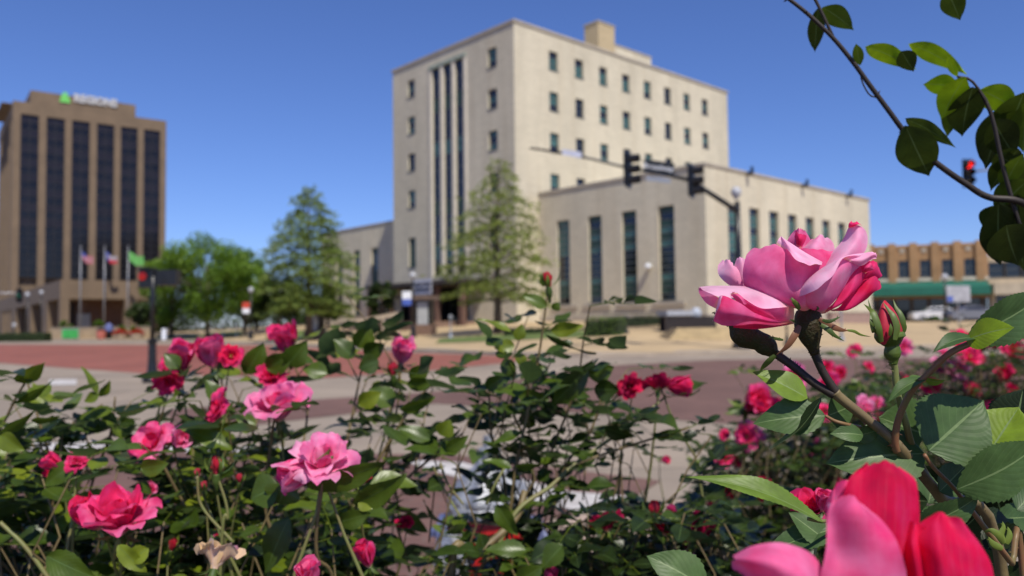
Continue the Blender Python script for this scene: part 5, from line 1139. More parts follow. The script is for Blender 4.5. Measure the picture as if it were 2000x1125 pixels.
for B_, T_, w_, ro, sh in (((1068,600,.94),(1018,575,.94),28,20,.6), ((1062,560,.94),(1054,535,.94),18,30,.5), ((1080,605,.94),(1092,590,.94),22,20,.55), ((1000,650,.93),(932,624,.93),22,55,.75), ((1062,650,.93),(1165,690,.93),18,60,.15), ((1075,645,.93),(1140,635,.93),34,20,.95), ((1010,665,.93),(1020,632,.93),28,10,.75), ((1005,675,.93),(965,680,.93),32,10,.8), ((1050,672,.93),(1000,700,.93),16,55,.1), ((1120,672,.93),(1090,668,.93),16,50,.1), ((1020,690,.93),(1015,715,.93),26,10,.8), ((1080,790,.95),(1160,700,.95),50,20,.35), ((1150,735,.95),(1200,715,.95),45,20,.5), ((1160,760,.95),(1210,760,.95),50,20,.2), ((1010,770,.95),(1075,780,.95),36,15,.55), ((985,700,.95),(1005,740,.95),34,10,.3), ((950,760,.95),(985,735,.95),40,10,.45), ((1000,915,.85),(940,900,.85),26,50,.55), ((1005,910,.85),(1060,905,.85),24,50,.5), ((1020,845,.9),(960,870,.9),26,40,.5), ((970,985,.78),(1012,1045,.78),42,25,.5), ((1030,1075,.75),(945,1075,.75),40,25,.5), ((1100,1065,.75),(1060,1110,.75),50,20,.45), ((1010,1135,.72),(1060,1105,.72),50,20,.45), ((1180,835,.95),(1240,850,.95),40,35,.15), ((1270,850,.93),(1345,832,.93),24,50,.5)):
    b.leaf(B_, T_, w_*.86, ro, min(1, sh+.1), .35, .06, LEAF, 7, wave=.025, nu=4)
A_ = b.bloom
A_(1070, 548, .94, 25, 'bud', 0, (-.1, .98, .1), 5, False, 'slim red bud at the very top of the central bush'); A_(1225, 752, 1.0, 66, 'open', .84, (-.5, .4, .7), 41); A_(1285, 742, 1.0, 80, 'open', .92, (.1, .8, -.5), 42, label='dark magenta rose seen from behind'); A_(1330, 752, 1.0, 48, 'half', .55, (.97, .05, .1), 43)
b.done()
# ---- low bush between the centre and the right
b = Bush('low dark rose bush with dark magenta blooms near the bottom centre right', 1290, .9, 303)
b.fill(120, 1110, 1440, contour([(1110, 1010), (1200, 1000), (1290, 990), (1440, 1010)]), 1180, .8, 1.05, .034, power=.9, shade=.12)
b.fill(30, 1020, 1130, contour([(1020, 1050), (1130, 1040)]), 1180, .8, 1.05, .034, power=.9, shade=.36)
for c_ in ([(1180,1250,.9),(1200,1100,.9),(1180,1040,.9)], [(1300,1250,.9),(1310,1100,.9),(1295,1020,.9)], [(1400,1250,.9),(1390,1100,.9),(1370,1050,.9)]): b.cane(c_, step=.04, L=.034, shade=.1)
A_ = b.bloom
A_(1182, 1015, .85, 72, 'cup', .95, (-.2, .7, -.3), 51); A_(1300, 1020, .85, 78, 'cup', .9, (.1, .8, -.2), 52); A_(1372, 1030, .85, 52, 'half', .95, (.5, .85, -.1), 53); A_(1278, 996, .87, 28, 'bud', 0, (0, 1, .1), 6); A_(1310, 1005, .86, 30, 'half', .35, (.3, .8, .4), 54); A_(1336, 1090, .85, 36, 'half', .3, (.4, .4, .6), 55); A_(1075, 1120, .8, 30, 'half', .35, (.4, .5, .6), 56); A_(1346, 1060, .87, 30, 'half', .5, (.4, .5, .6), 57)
b.done()
# ---- two bushes farther right
PK = (.35, .5, .62, .72, .45)
def farbush(label, px, D, seed, n, x0, x1, top, bot, D0, D1, blooms, L=.042):
    b = Bush(label, px, D, seed); b.nl_teeth = 0; b.fill(n, x0, x1, top, bot, D0, D1, L, power=.9, shade=.22)  # low tone paints the dim light on these bushes into the leaves
    for k in range(9):
        x = x0+(x1-x0)*(k+.5)/9; b.cane([(x, bot+80, (D0+D1)/2), (x+b.r.uniform(-30, 30), (bot+top(x))/2, (D0+D1)/2), (x+b.r.uniform(-30, 30), top(x)-12, D0+.3)], step=.07, L=L, side=True)
    for i, (x, y, w_, sh) in enumerate(blooms):
        b.bloom(x, y, D0+.05+.25*b.r.random(), w_, b.r.choice(('open', 'cup', 'flat', 'half') if w_ < 75 else ('open', 'cup')), sh*.8, (b.r.gauss(0, .4), b.r.uniform(.2, .8), .7), 60+i % 6)
    b.done(); return b
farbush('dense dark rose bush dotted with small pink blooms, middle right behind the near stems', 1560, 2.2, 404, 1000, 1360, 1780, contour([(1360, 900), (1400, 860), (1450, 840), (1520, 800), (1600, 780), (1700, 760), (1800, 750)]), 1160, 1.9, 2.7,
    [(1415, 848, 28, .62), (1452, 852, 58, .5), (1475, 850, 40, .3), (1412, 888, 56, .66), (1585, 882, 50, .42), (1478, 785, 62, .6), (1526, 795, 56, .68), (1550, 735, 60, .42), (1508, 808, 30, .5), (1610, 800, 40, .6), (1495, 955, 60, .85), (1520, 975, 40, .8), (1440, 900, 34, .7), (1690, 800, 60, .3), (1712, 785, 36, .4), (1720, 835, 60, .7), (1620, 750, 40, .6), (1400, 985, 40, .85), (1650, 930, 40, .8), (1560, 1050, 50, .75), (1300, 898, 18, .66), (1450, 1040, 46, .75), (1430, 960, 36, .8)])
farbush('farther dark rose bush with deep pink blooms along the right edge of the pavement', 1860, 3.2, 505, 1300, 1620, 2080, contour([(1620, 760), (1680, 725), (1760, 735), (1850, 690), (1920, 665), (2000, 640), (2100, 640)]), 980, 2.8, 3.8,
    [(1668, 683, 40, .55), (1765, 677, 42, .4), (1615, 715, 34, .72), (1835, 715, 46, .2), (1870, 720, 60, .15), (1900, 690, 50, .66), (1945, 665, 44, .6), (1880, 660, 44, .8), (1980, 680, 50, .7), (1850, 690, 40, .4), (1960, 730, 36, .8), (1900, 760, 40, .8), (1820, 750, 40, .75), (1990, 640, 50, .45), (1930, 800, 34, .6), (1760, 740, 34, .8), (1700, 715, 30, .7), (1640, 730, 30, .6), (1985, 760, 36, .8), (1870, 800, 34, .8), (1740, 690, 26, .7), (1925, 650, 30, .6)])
# ---- branch across the upper right
br = Bush('dark arching leafy branch crossing the upper right against the sky', 2080, .75, 606); D = .62
pts = [(1530,-10,D),(1575,25,D),(1625,72,D),(1665,120,D),(1700,168,D),(1735,215,D),(1770,262,D),(1805,298,D),(1840,327,D),(1885,358,D),(1930,385,D),(2010,405,D),(2080,520,.66)]
c_ = spline([pix(*p) for p in pts], 70); c_ += spline([pix(2080,520,.66), pix(2110,800,.7), Vector((pix(2110,800,.72).x, .75, .5)), Vector((br.base.x, .75, 0))], 14)[1:]
m = MB(); m.tube([p-br.base for p in c_], [.0015+.0016*i/len(c_) for i in range(len(c_))], 8); prickles(m, [p-br.base for p in c_[:60]], .0022, 16, br.r, .003); m.build('branch', STEMD, br.t, True)
m = MB(); q_ = spline([pix(*p)-br.base for p in ((1585,-15,D),(1605,25,D),(1627,72,D))], 8); m.tube(q_, [.0012]*9, 7); m.build('side_twig', STEMD, br.t, True)
m = MB(); q_ = spline([pix(*p)-br.base for p in ((1680,135,D),(1684,160,D),(1698,185,D),(1712,190,D))], 8); m.tube(q_, [.0006]*9, 6); m.build('side_twig', STEMD, br.t, True)
m = MB(); q_ = spline([pix(*p)-br.base for p in ((2000,470,D),(1960,330,D),(1935,220,D),(1900,160,D),(1870,150,D))], 12); m.tube(q_, [.0016]*8+[.001]*5, 6); m.build('side_twig', STEMD, br.t, True)
for B_, T_, w_, ro, sh, ar, fo in (((1598,16),(1592,103),38,10,.2,.05,.1), ((1606,14),(1668,60),44,-15,.4,.25,.15), ((1680,128),(1672,85),22,30,.5,.1,.2), ((1690,92),(1792,138),40,35,.75,.22,.3), ((1775,85),(1890,147),40,-35,.8,.2,.2), ((1760,100),(1785,140),40,10,.2,.1,.3), ((1872,170),(1803,165),46,10,.85,.12,.2), ((1885,150),(1838,235),62,15,.7,.1,.2), ((1900,170),(1880,268),80,10,.15,.08,.15), ((1985,190),(1925,330),100,5,.0,.08,.1),
    ((1768,232),(1869,291),32,35,.3,.18,.3), ((1768,245),(1815,343),80,8,.25,-.12,.05), ((1850,-20),(1876,40),48,10,.3,.05,.2), ((2010,195),(2000,300),60,10,.5,.1,.2), ((1950,300),(1985,350),40,20,.4,.1,.2), ((1990,290),(1935,375),60,10,.2,.1,.2), ((1960,370),(2000,300),50,20,.55,.1,.2), ((1950,395),(1955,520),78,5,.0,.05,.1), ((1985,380),(2000,530),86,5,.05,.05,.1), ((1975,310),(2005,400),50,15,.3,.1,.2), ((1870,150),(1850,110),18,20,.8,.1,.1), ((2000,180),(1965,290),90,10,.3,.08,.1), ((1940,235),(1985,310),70,10,.1,.1,.2), ((1995,330),(1940,300),60,10,.2,.1,.2), ((2010,350),(1945,420),80,10,.35,.1,.2), ((1965,440),(1990,520),90,10,.1,.1,.2), ((1945,400),(1925,450),46,10,.2,.1,.2), ((1890,165),(1850,268),60,10,.45,.1,.2), ((1915,175),(1990,215),60,10,1.,.1,.2)):
    P0 = pix(*B_, D+br.r.uniform(-.02, .02)); tl = R(br.r.uniform(36, 50)); nn = Vector((br.r.uniform(-.25, .15), -math.cos(tl), -math.sin(tl))).normalized()
    P1 = onplane(*T_, P0, nn); m = MB(); leafgeo(m, P0-br.base, P1-br.base, -nn, w_*.93*D/FPX, fo*.6, ar*.6, 0, 18, 6, (1. if sh >= .7 else sh+.12), .012, br.r.random()*6, .9); m.build('leaf', BLEAF, br.t, True)
# ---------------------------------------------------------------- the sharp rose in the foreground
h = Bush('sharp foreground rose bush with a big pink bloom, red bud and thorny stems', 1900, .52, 707)
Z = .40
def gridpetal(rows, shade, name='petal', parent=None, D=Z, n=22, ruff=.0, mat=None, seed=0, label=None):
    """rows of (px, py, dz in cm, negative towards the camera) from claw to rim"""
    ctl = [[pix(p[0], p[1], D+p[2]*.01) for p in r_] for r_ in rows]; a_ = [spline(r_, n) for r_ in ctl]; cols = [spline([a_[i][j] for i in range(len(a_))], n) for j in range(n+1)]
    g_ = []
    for i in range(n+1):
        row = []
        for j in range(n+1):
            p = cols[j][i]-h.base; t = i/n; k_ = noise.noise(p*55+Vector((seed*3.1, 0, 0)))*.0015*t+noise.noise(p*190+Vector((seed, 5, 0)))*.0005*t*t
            k_ += (.0004+.0034*ruff)*math.sin(j/n*9+seed*1.7+t*2.5)*t; row.append(p+Vector((0, -1, .3))*(k_*(1+ruff))+CU*(noise.noise(Vector((j/n*7, seed*2.3, 0)))*.0012*max(0, (t-.78)/.22)))
        g_.append(row)
    m = MB(); m.col = shade; m.grid(g_); o = m.build(name, mat or PETAL, parent or h.t, True)
    if label: o['label'] = label
    return o
# B: big left-of-centre petal (outer face towards us) whose rim rolls over (C)
bl = gridpetal([[(1560,604,-.2),(1566,607,-.3),(1572,608,-.4),(1580,608,-.4),(1588,604,-.3)],
    [(1488,582,-.2),(1515,586,-.9),(1545,588,-1.3),(1570,582,-1.3),(1590,570,-.6)],
    [(1452,548,.3),(1484,540,-.9),(1522,540,-1.5),(1558,545,-1.5),(1596,545,-.8)],
    [(1455,505,.5),(1486,505,-.5),(1516,498,-1.0),(1550,508,-1.4),(1600,525,-.9)],
    [(1466,488,.7),(1490,481,.0),(1514,478,-.3),(1545,490,-1.0),(1603,516,-1.0)]], .27, 'bloom', label='large fully open pink rose, sharp, side view'); BL = bl
sub = dict(parent=bl)
def gp(rows, shade, **k): return gridpetal(rows, shade, parent=BL, **k)
# rolled rim C, paled to stand for sun on it
gp([[(1516,476,-.2),(1545,497,-1.0),(1575,516,-1.5),(1604,516,-1.1)], [(1520,468,-.2),(1548,484,-.9),(1578,500,-1.3),(1606,513,-1.0)], [(1525,462,.0),(1546,476,-.7),(1574,494,-1.0),(1606,512,-1.0)], [(1527,463,-.3),(1545,483,-1.5),(1570,506,-2.0),(1605,515,-1.3)], [(1530,470,-.5),(1546,497,-1.9),(1576,519,-2.3),(1605,515,-1.4)]], .02, seed=2)
# D: front right petal, body and rolled rim with sunlight put into its colour
gp([[(1588,608,-.1),(1595,612,-.2),(1601,613,-.2),(1607,611,-.2),(1613,607,0)],
    [(1566,594,-.6),(1585,597,-1.0),(1610,592,-1.1),(1632,583,-.8),(1643,570,-.2)],
    [(1556,583,-.8),(1586,568,-1.6),(1616,552,-1.7),(1648,533,-1.2),(1664,535,-.3)],
    [(1554,574,-.8),(1582,546,-1.4),(1616,518,-1.5),(1650,505,-1.1),(1686,515,-.4)]], .23, seed=3)
gp([[(1555,578,-.9),(1588,556,-1.6),(1618,532,-1.6),(1648,506,-1.1),(1684,513,-.3)],
    [(1553,573,-.8),(1579,544,-1.3),(1614,518,-1.2),(1656,499,-.8),(1700,493,.2)],
    [(1553,574,-1.1),(1584,550,-2.1),(1620,524,-2.1),(1650,501,-1.5),(1708,494,.1)],
    [(1553,581,-1.2),(1594,566,-2.5),(1625,538,-2.5),(1649,505,-1.6),(1713,500,.1)]], .0, seed=4)
gp([[(1646,503,-1.0),(1650,506,-1.1),(1655,508,-1.1)], [(1680,496,-.6),(1682,508,-.8),(1681,519,-.6)], [(1700,492,-.2),(1705,498,-.3),(1700,508,-.2)], [(1711,493,.0),(1714,499,.0),(1712,503,.0)]], .06, seed=5)
# E: petal behind D, red light through it put into its colour
gp([[(1600,612,.1),(1606,613,.1),(1612,612,.2)], [(1628,592,-.3),(1642,594,-.5),(1652,588,.1)], [(1645,562,-.1),(1665,565,-.5),(1682,555,.1)], [(1662,530,.0),(1678,528,-.3),(1690,532,.2)], [(1672,519,.1),(1684,515,.0),(1691,520,.3)]], .52, seed=6)
# F: far right hot pink petals
gp([[(1620,606,.6),(1628,608,.6),(1636,604,.7)], [(1640,599,.4),(1660,604,.2),(1684,590,.6)], [(1656,575,.6),(1682,578,.1),(1708,570,.5)], [(1676,548,.8),(1700,550,.3),(1722,562,.7)], [(1686,538,1.0),(1704,536,.6),(1720,548,1.0)]], .63, seed=7)
gp([[(1650,560,1.2),(1660,564,1.1),(1672,562,1.2)], [(1676,530,1.0),(1692,540,.5),(1708,548,.9)], [(1684,514,1.2),(1705,520,.4),(1722,540,.8)], [(1694,506,1.4),(1710,511,.9),(1722,534,1.0)]], .58, seed=8)
gp([[(1676,528,.2),(1682,533,.1),(1690,534,.3)], [(1684,516,.1),(1695,524,-.3),(1706,527,.2)], [(1695,510,.2),(1704,516,-.2),(1708,523,.2)]], .45, seed=9)
# G: tall right petal
gp([[(1598,585,1.2),(1606,588,1.1),(1614,584,1.2)], [(1606,530,1.0),(1632,520,.3),(1668,515,.8)], [(1622,498,1.4),(1655,492,.4),(1690,490,.9)], [(1645,470,1.7),(1674,465,.7),(1695,468,1.1)], [(1657,445,1.8),(1676,441,1.0),(1692,452,1.2)], [(1660,437,1.5),(1672,437,.9),(1685,443,1.1)]], .08, seed=10)
gp([[(1657,446,1.5),(1662,445,1.2),(1668,443,1.1)], [(1657,438,1.4),(1666,439,.9),(1675,439,.9)], [(1661,433,1.5),(1672,434,1.3),(1684,440,1.2)]], .5, seed=11, n=12)
# H, I: back petals
gp([[(1572,590,2.0),(1585,592,1.9),(1598,590,2.0)], [(1560,520,2.4),(1590,520,1.6),(1622,520,2.2)], [(1560,492,2.8),(1590,486,1.7),(1630,492,2.5)], [(1574,478,3.0),(1598,470,2.1),(1628,478,2.8)], [(1586,466,3.1),(1604,460,2.6),(1622,468,3.0)]], .12, seed=12)
gp([[(1555,580,2.8),(1562,582,2.7),(1570,580,2.8)], [(1540,500,3.2),(1562,505,2.6),(1584,500,3.1)], [(1537,472,3.6),(1560,476,2.6),(1584,474,3.5)], [(1550,452,3.7),(1562,456,2.9),(1574,455,3.6)], [(1554,449,3.4),(1562,446,3.1),(1570,450,3.4)]], .34, seed=13)
gp([[(1551,478,3.0),(1556,482,2.7),(1564,486,2.6)], [(1552,462,3.1),(1561,466,2.3),(1572,472,2.7)], [(1554,452,3.2),(1563,456,2.5),(1576,462,2.9)]], .6, seed=14, n=12)
# A: pale heart shaped petal at the back left
gp([[(1480,570,2.2),(1490,575,2.0),(1500,572,2.2)], [(1430,560,2.2),(1455,562,1.6),(1485,552,2.0)], [(1405,540,2.4),(1435,540,1.7),(1472,530,2.2)], [(1402,520,2.7),(1426,522,2.0),(1436,521,2.1),], [(1410,510,2.9),(1420,507,2.4),(1431,514,2.4)]], .08, seed=15)
gp([[(1480,570,2.0),(1490,575,1.9),(1500,572,2.0)], [(1440,552,2.0),(1462,556,1.5),(1490,548,1.9)], [(1432,530,2.2),(1452,530,1.7),(1474,528,2.2)], [(1436,514,2.4),(1448,508,1.9),(1466,516,2.4)], [(1440,505,2.6),(1446,502,2.3),(1456,506,2.6)]], .06, seed=16)
# J: lower left petal, sun glare painted as a pale upper surface
gp([[(1546,590,-.3),(1550,594,-.5),(1551,598,-.6)], [(1500,568,-.1),(1512,584,-1.2),(1521,602,-1.7)], [(1455,559,.0),(1466,572,-1.2),(1484,604,-1.9)], [(1420,557,.0),(1428,568,-1.1),(1446,586,-1.8)], [(1385,557,.1),(1396,565,-.8),(1412,581,-1.5)], [(1365,559,.1),(1370,564,-.3),(1384,573,-1.0)]], .0, seed=17)
# K: under side of its left end
gp([[(1400,604,-.5),(1404,596,-.7),(1408,584,-1.0)], [(1380,592,-.5),(1386,583,-.9),(1394,576,-1.2)], [(1366,574,-.2),(1370,569,-.6),(1376,568,-.9)], [(1363,561,.0),(1365,562,-.2),(1367,563,-.4)]], .24, seed=18)
# M: body under J's right half
gp([[(1548,630,-.3),(1551,618,-.5),(1551,598,-.8)], [(1512,630,-1.0),(1516,618,-1.5),(1520,601,-1.8)], [(1476,616,-1.2),(1482,610,-1.7),(1486,602,-2.0)], [(1450,598,-1.2),(1452,592,-1.6),(1456,586,-1.9)], [(1424,577,-1.3),(1430,574,-1.5),(1436,572,-1.7)]], .42, seed=19)
gp([[(1426,574,-1.5),(1432,572,-1.7),(1440,572,-1.9)], [(1436,584,-1.9),(1444,580,-2.2),(1452,581,-2.2)], [(1447,596,-1.9),(1454,592,-2.3),(1460,594,-2.2)]], .4, seed=20, n=10)
# L: big lower front petal; like M and N, coloured red for transmitted light
gp([[(1545,633,-.4),(1549,631,-.5),(1551,628,-.6)], [(1508,636,-1.2),(1512,630,-1.7),(1516,625,-1.7)], [(1466,634,-1.5),(1468,620,-2.2),(1474,611,-2.1)], [(1432,636,-1.7),(1434,612,-2.6),(1446,592,-2.3)], [(1410,636,-1.8),(1412,608,-2.6),(1420,579,-2.3)], [(1393,629,-1.6),(1400,605,-2.3),(1408,576,-2.0)]], .44, seed=21)
gp([[(1392,630,-1.6),(1398,606,-2.3),(1404,580,-2.2)], [(1393,624,-1.8),(1401,604,-2.5),(1408,577,-2.4)], [(1398,617,-1.9),(1404,600,-2.6),(1412,577,-2.5)]], .06, seed=22, n=10)
# N: lowest petal
gp([[(1550,622,-.2),(1552,628,-.3),(1553,632,-.3)], [(1515,622,-.8),(1518,632,-1.1),(1520,638,-.9)], [(1468,618,-1.0),(1470,633,-1.5),(1473,643,-1.0)], [(1425,630,-1.3),(1430,636,-1.5),(1436,640,-1.2)]], .62, seed=23)
# inner petals filling the cup
for k_, (rows_, sh_) in enumerate(([[[(1570,600,.6),(1580,602,.5),(1592,600,.6)], [(1540,550,1.2),(1580,550,.5),(1625,548,1.0)], [(1536,505,1.6),(1580,505,.9),(1640,500,1.4)], [(1545,488,1.8),(1580,486,1.2),(1630,490,1.7)]], .42], [[[(1500,590,.8),(1520,594,.7),(1545,596,.6)], [(1455,560,.9),(1480,556,.6),(1530,552,.7)], [(1460,520,1.2),(1485,510,.8),(1520,505,.9)]], .35])): gp(rows_, sh_, seed=30+k_)
# ---- calyx, hips, sepals
def pxlathe(cl, name, mat, D=Z, parent=None, n=18):
    """tube of photo-measured radii: (px, py, radius px)"""
    m = MB(); P = spline([pix(c_[0], c_[1], D+(c_[3] if len(c_) > 3 else 0))-h.base for c_ in cl], len(cl)*3); rr = []
    k_ = len(cl)-1
    for i in range(len(P)): u = i/(len(P)-1)*k_; a_ = min(int(u), k_-1); rr.append((cl[a_][2]+(cl[a_+1][2]-cl[a_][2])*(u-a_))*D/FPX)
    m.tube(P, rr, n); prickles(m, P, rr, 34, h.r, .0011, .25, 1)
    return m.build(name, mat, parent or h.t, True)
cal = pxlathe([(1574,596,8),(1577,603,20),(1578,616,25),(1579,634,27),(1581,650,24),(1584,664,19),(1588,678,12),(1592,692,9)], 'calyx', HIP, parent=BL)
hp = pxlathe([(1424,630,3),(1432,638,10),(1441,646,21),(1455,655,25),(1472,662,21),(1482,666,19),(1492,672,21),(1502,680,19),(1512,690,10),(1518,694,8)], 'hip', HIP, Z+.012)
def strap(pts, w_, shade, mat, name, parent, D=Z, n=14, teeth=0):
    P = spline([pix(p[0], p[1], D+(p[2] if len(p) > 2 else 0))-h.base for p in pts], n); m = MB(); rows = []
    for i, p in enumerate(P):
        t = (P[min(i+1, n)]-P[max(i-1, 0)]).normalized(); s_ = t.cross(F0).normalized(); v = i/n; ww = w_*D/FPX/2*(math.sin(math.pi*min(1, v*.9+.12)))**.7*(1-.5*v)
        rows.append([p-s_*ww, p-F0*ww*.5, p+s_*ww])
    m.col = shade; m.grid(rows)
    for i in range(2, n, 3):
        if teeth:
            t = (P[i]-P[i-1]).normalized(); s_ = t.cross(F0).normalized()*(1 if (i//3) % 2 else -1); e = P[i]+(s_*.7+t*.6)*teeth*D/FPX; m.quad(P[i]-t*.0006, e, P[i]+t*.0006)
    return m.build(name, mat, parent, True)
for pts_, w_, sh_, mt, te in (([(1562,636,-.01),(1552,655,-.012),(1536,678,-.012),(1515,694,-.01)], 17, .0, SEPR, 10), ([(1514,694,-.01),(1500,707,-.008),(1490,718,-.005),(1484,727,0)], 14, .5, SEPAL, 0), ([(1530,664,-.012),(1518,662,-.01),(1508,659,-.008),(1500,657,-.006)], 7, .3, SEPAL, 7),
        ([(1600,622,-.006),(1622,636,-.008),(1642,644,-.008),(1658,646,-.006)], 15, .0, SEPR, 8), ([(1654,645,-.006),(1668,647,-.006),(1682,654,-.005),(1702,658,-.004)], 7, 1., SEPAL, 0), ([(1603,634,-.008),(1618,644,-.01),(1630,655,-.01),(1650,667,-.008)], 13, .2, SEPAL, 9), ([(1606,625,-.01),(1618,628,-.012),(1630,624,-.012),(1643,618,-.01)], 9, .1, SEPAL, 8),
        ([(1562,604,-.012),(1556,595,-.014),(1550,588,-.016),(1546,580,-.016)], 13, .7, SEPAL, 8), ([(1592,608,-.006),(1597,604,-.01),(1597,598,-.01)], 8, .1, SEPAL, 4), ([(1554,630,-.01),(1548,626,-.014),(1543,624,-.014)], 5, .1, SEPAL, 4), ([(1422,638,.01),(1418,633,.008),(1410,627,.006)], 5, .2, SEPAL, 5), ([(1400,618,-.0),(1396,612,0),(1391,610,0)], 4, .1, SEPAL, 4)):
    strap(pts_, w_, sh_, mt, 'sepal', cal, teeth=te)
# ---- stems
def stem(pts, mat, name='stem', npr=14, ps=.0016, root=False):
    P = [pix(p[0], p[1], p[2]) for p in pts]; rr = [p[3]*p[2]/FPX for p in pts]
    if root: P += [Vector((P[-1].x*.6+h.base.x*.4, P[-1].y, .8)), Vector((h.base.x, h.base.y, .45)), Vector((h.base.x, h.base.y, .0))]; rr += [.003, .004, .005]
    n_ = len(P)*5; S_ = spline(P, n_); R_ = []
    for i in range(n_+1): u = i/n_*(len(rr)-1); a_ = min(int(u), len(rr)-2); R_.append(rr[a_]+(rr[a_+1]-rr[a_])*(u-a_))
    m = MB(); m.tube([p-h.base for p in S_], R_, 10); prickles(m, [p-h.base for p in S_], R_, npr, h.r, ps, .02, .9); return m.build(name, mat, h.t, True)
stem([(1590,684,Z,9),(1597,705,Z,8),(1612,735,Z,8),(1634,768,Z,9)], STEMD, npr=26, ps=.0013)
stem([(1514,690,Z+.012,8.5),(1550,716,Z+.008,8),(1590,748,Z+.004,8),(1630,772,Z,9)], STEMD, npr=34, ps=.0011)
stem([(1630,766,Z,11),(1642,778,Z,10),(1695,820,Z,9),(1745,860,Z,9.5),(1760,880,Z+.002,12),(1800,925,Z+.01,11),(1840,975,Z+.02,11),(1960,1130,Z+.05,11)], STEMB, npr=4, root=True)
stem([(1742,700,Z,8),(1748,720,Z,6),(1750,745,Z,6.5),(1756,780,Z,6),(1770,830,Z+.003,6.5),(1785,880,Z+.01,7),(1830,970,Z+.03,7)], STEMG, npr=16, ps=.0014)
stem([(1752,882,Z,8),(1748,860,Z-.002,7),(1756,815,Z-.005,6.5),(1780,765,Z-.01,6.5),(1815,728,Z-.015,6),(1855,690,Z-.02,6.5),(1900,668,Z-.02,6),(1920,652,Z-.02,4)], STEMR, npr=16, ps=.0022)
stem([(1805,888,Z-.005,4),(1825,915,Z-.003,4),(1860,950,Z,4),(1900,1000,Z+.004,5),(1945,1060,Z+.01,6),(1975,1100,Z+.02,6),(2000,1140,Z+.03,6)], STEMR, npr=8, root=True)
stem([(1612,812,Z,3),(1630,822,Z,3.5),(1650,828,Z,3.5),(1680,835,Z+.004,4)], STEMR, npr=0); stem([(1935,872,Z+.01,4),(1930,890,Z+.01,4),(1905,930,Z+.015,4),(1890,990,Z+.03,4)], STEMR, npr=0); stem([(1577,1013,Z-.01,3.5),(1605,1018,Z-.01,4),(1640,1018,Z,4),(1700,1040,Z+.02,4)], STEMG, npr=0)
# ---- big leaves
LV = [((1578,778,Z),(1470,727,Z+.005),62,38,.85,.25,.05,0), ((1612,812,Z-.003),(1470,829,Z+.004),74,22,.5,.25,.08,10), ((1616,812,Z+.004),(1672,790,Z+.01),70,20,.5,.1,.0,0), ((1606,774,Z-.004),(1502,874,Z-.012),40,64,.0,.3,-.10,12), ((1686,850,Z),(1620,848,Z),36,22,.5,.3,.1,10), ((1660,852,Z+.006),(1725,835,Z+.006),34,25,.5,.3,.1,8),  # narrow folded leaf here has its shade put into a dark colour
    ((1806,886,Z+.004),(1612,906,Z+.006),124,22,.52,.16,.06,14), ((1814,880,Z-.006),(1922,782,Z+.0),150,8,.5,.12,.02,20), ((1806,848,Z+.012),(1716,815,Z+.012),112,14,.5,.15,.0,14), ((1938,874,Z+.006),(1990,795,Z+.01),104,-12,.95,.2,.0,14), ((1985,830,Z+.012),(1998,760,Z+.012),100,10,.0,.2,0,10), ((1940,872,Z+.008),(1846,902,Z+.008),44,40,.98,.2,.1,12),
    ((1868,956,Z-.012),(2030,862,Z-.006),104,30,.5,.12,.10,22), ((1784,1030,Z-.002),(1912,966,Z-.006),66,32,.48,.3,.1,14), ((1835,960,Z+.01),(1890,905,Z+.02),60,20,.42,.2,0,10), ((1608,1020,Z-.012),(1328,935,Z-.004),50,48,.8,.45,.10,26), ((1640,1030,Z+.006),(1490,1085,Z+.01),58,30,.35,.25,.06,14), ((1620,1060,Z+.004),(1540,1000,Z+.01),54,30,.5,.2,0,10),
    ((1380,1150,Z-.04),(1262,1086,Z-.035),84,20,.6,.2,.08,12), ((1890,660,Z-.02),(2040,570,Z-.01),86,28,.42,.3,.08,20), ((1888,664,Z-.022),(1982,640,Z-.04),66,-38,.99,.1,.06,18), ((1905,660,Z-.022),(1820,692,Z-.03),36,45,.35,.4,.12,14), ((2030,640,Z),(1960,640,Z-.01),44,35,.42,.3,.05,10),
    ((1808,738,Z-.012),(1733,790,Z-.016),32,42,.5,.35,.12,14), ((1806,740,Z-.014),(1846,742,Z-.016),20,50,.9,.3,.15,8), ((1800,735,Z-.01),(1772,750,Z-.012),20,55,.7,.3,.1,6)]
for B_, T_, w_, ro, sh, fo, ar, te in LV: h.leaf(B_, T_, w_, ro, sh, fo, ar, HLEAF, te, wave=.012, nu=10)
r_ = h.r
for k in range(64):   # leaves filling behind at the right, shade put into their dark colours
    x, y = r_.uniform(1810, 2030), r_.uniform(900, 1140); a_ = r_.uniform(0, 6.28); L_ = r_.uniform(60, 110); D_ = r_.uniform(.45, .58)
    if x < 1850 and y < 960: continue
    h.leaf((x, y, D_), (x+L_*math.cos(a_), y+L_*.6*math.sin(a_), D_+r_.uniform(-.02, .02)), L_*.62, r_.uniform(-50, 50), r_.choice((.0, .1, .3, .45)), .25, .08, HLEAF, 8, nu=4)
for p_ in ([(1960,1062,-.01),(1950,1045,-.012),(1935,1036,-.012),(1920,1040,-.01)], [(1962,1060),(1955,1045),(1960,1030),(1958,1018)], [(1966,1062),(1972,1045),(1968,1028)], [(1958,1072),(1940,1062),(1930,1048)]): strap(p_, 16, 1., SEPAL, 'stipule', h.t, teeth=7)
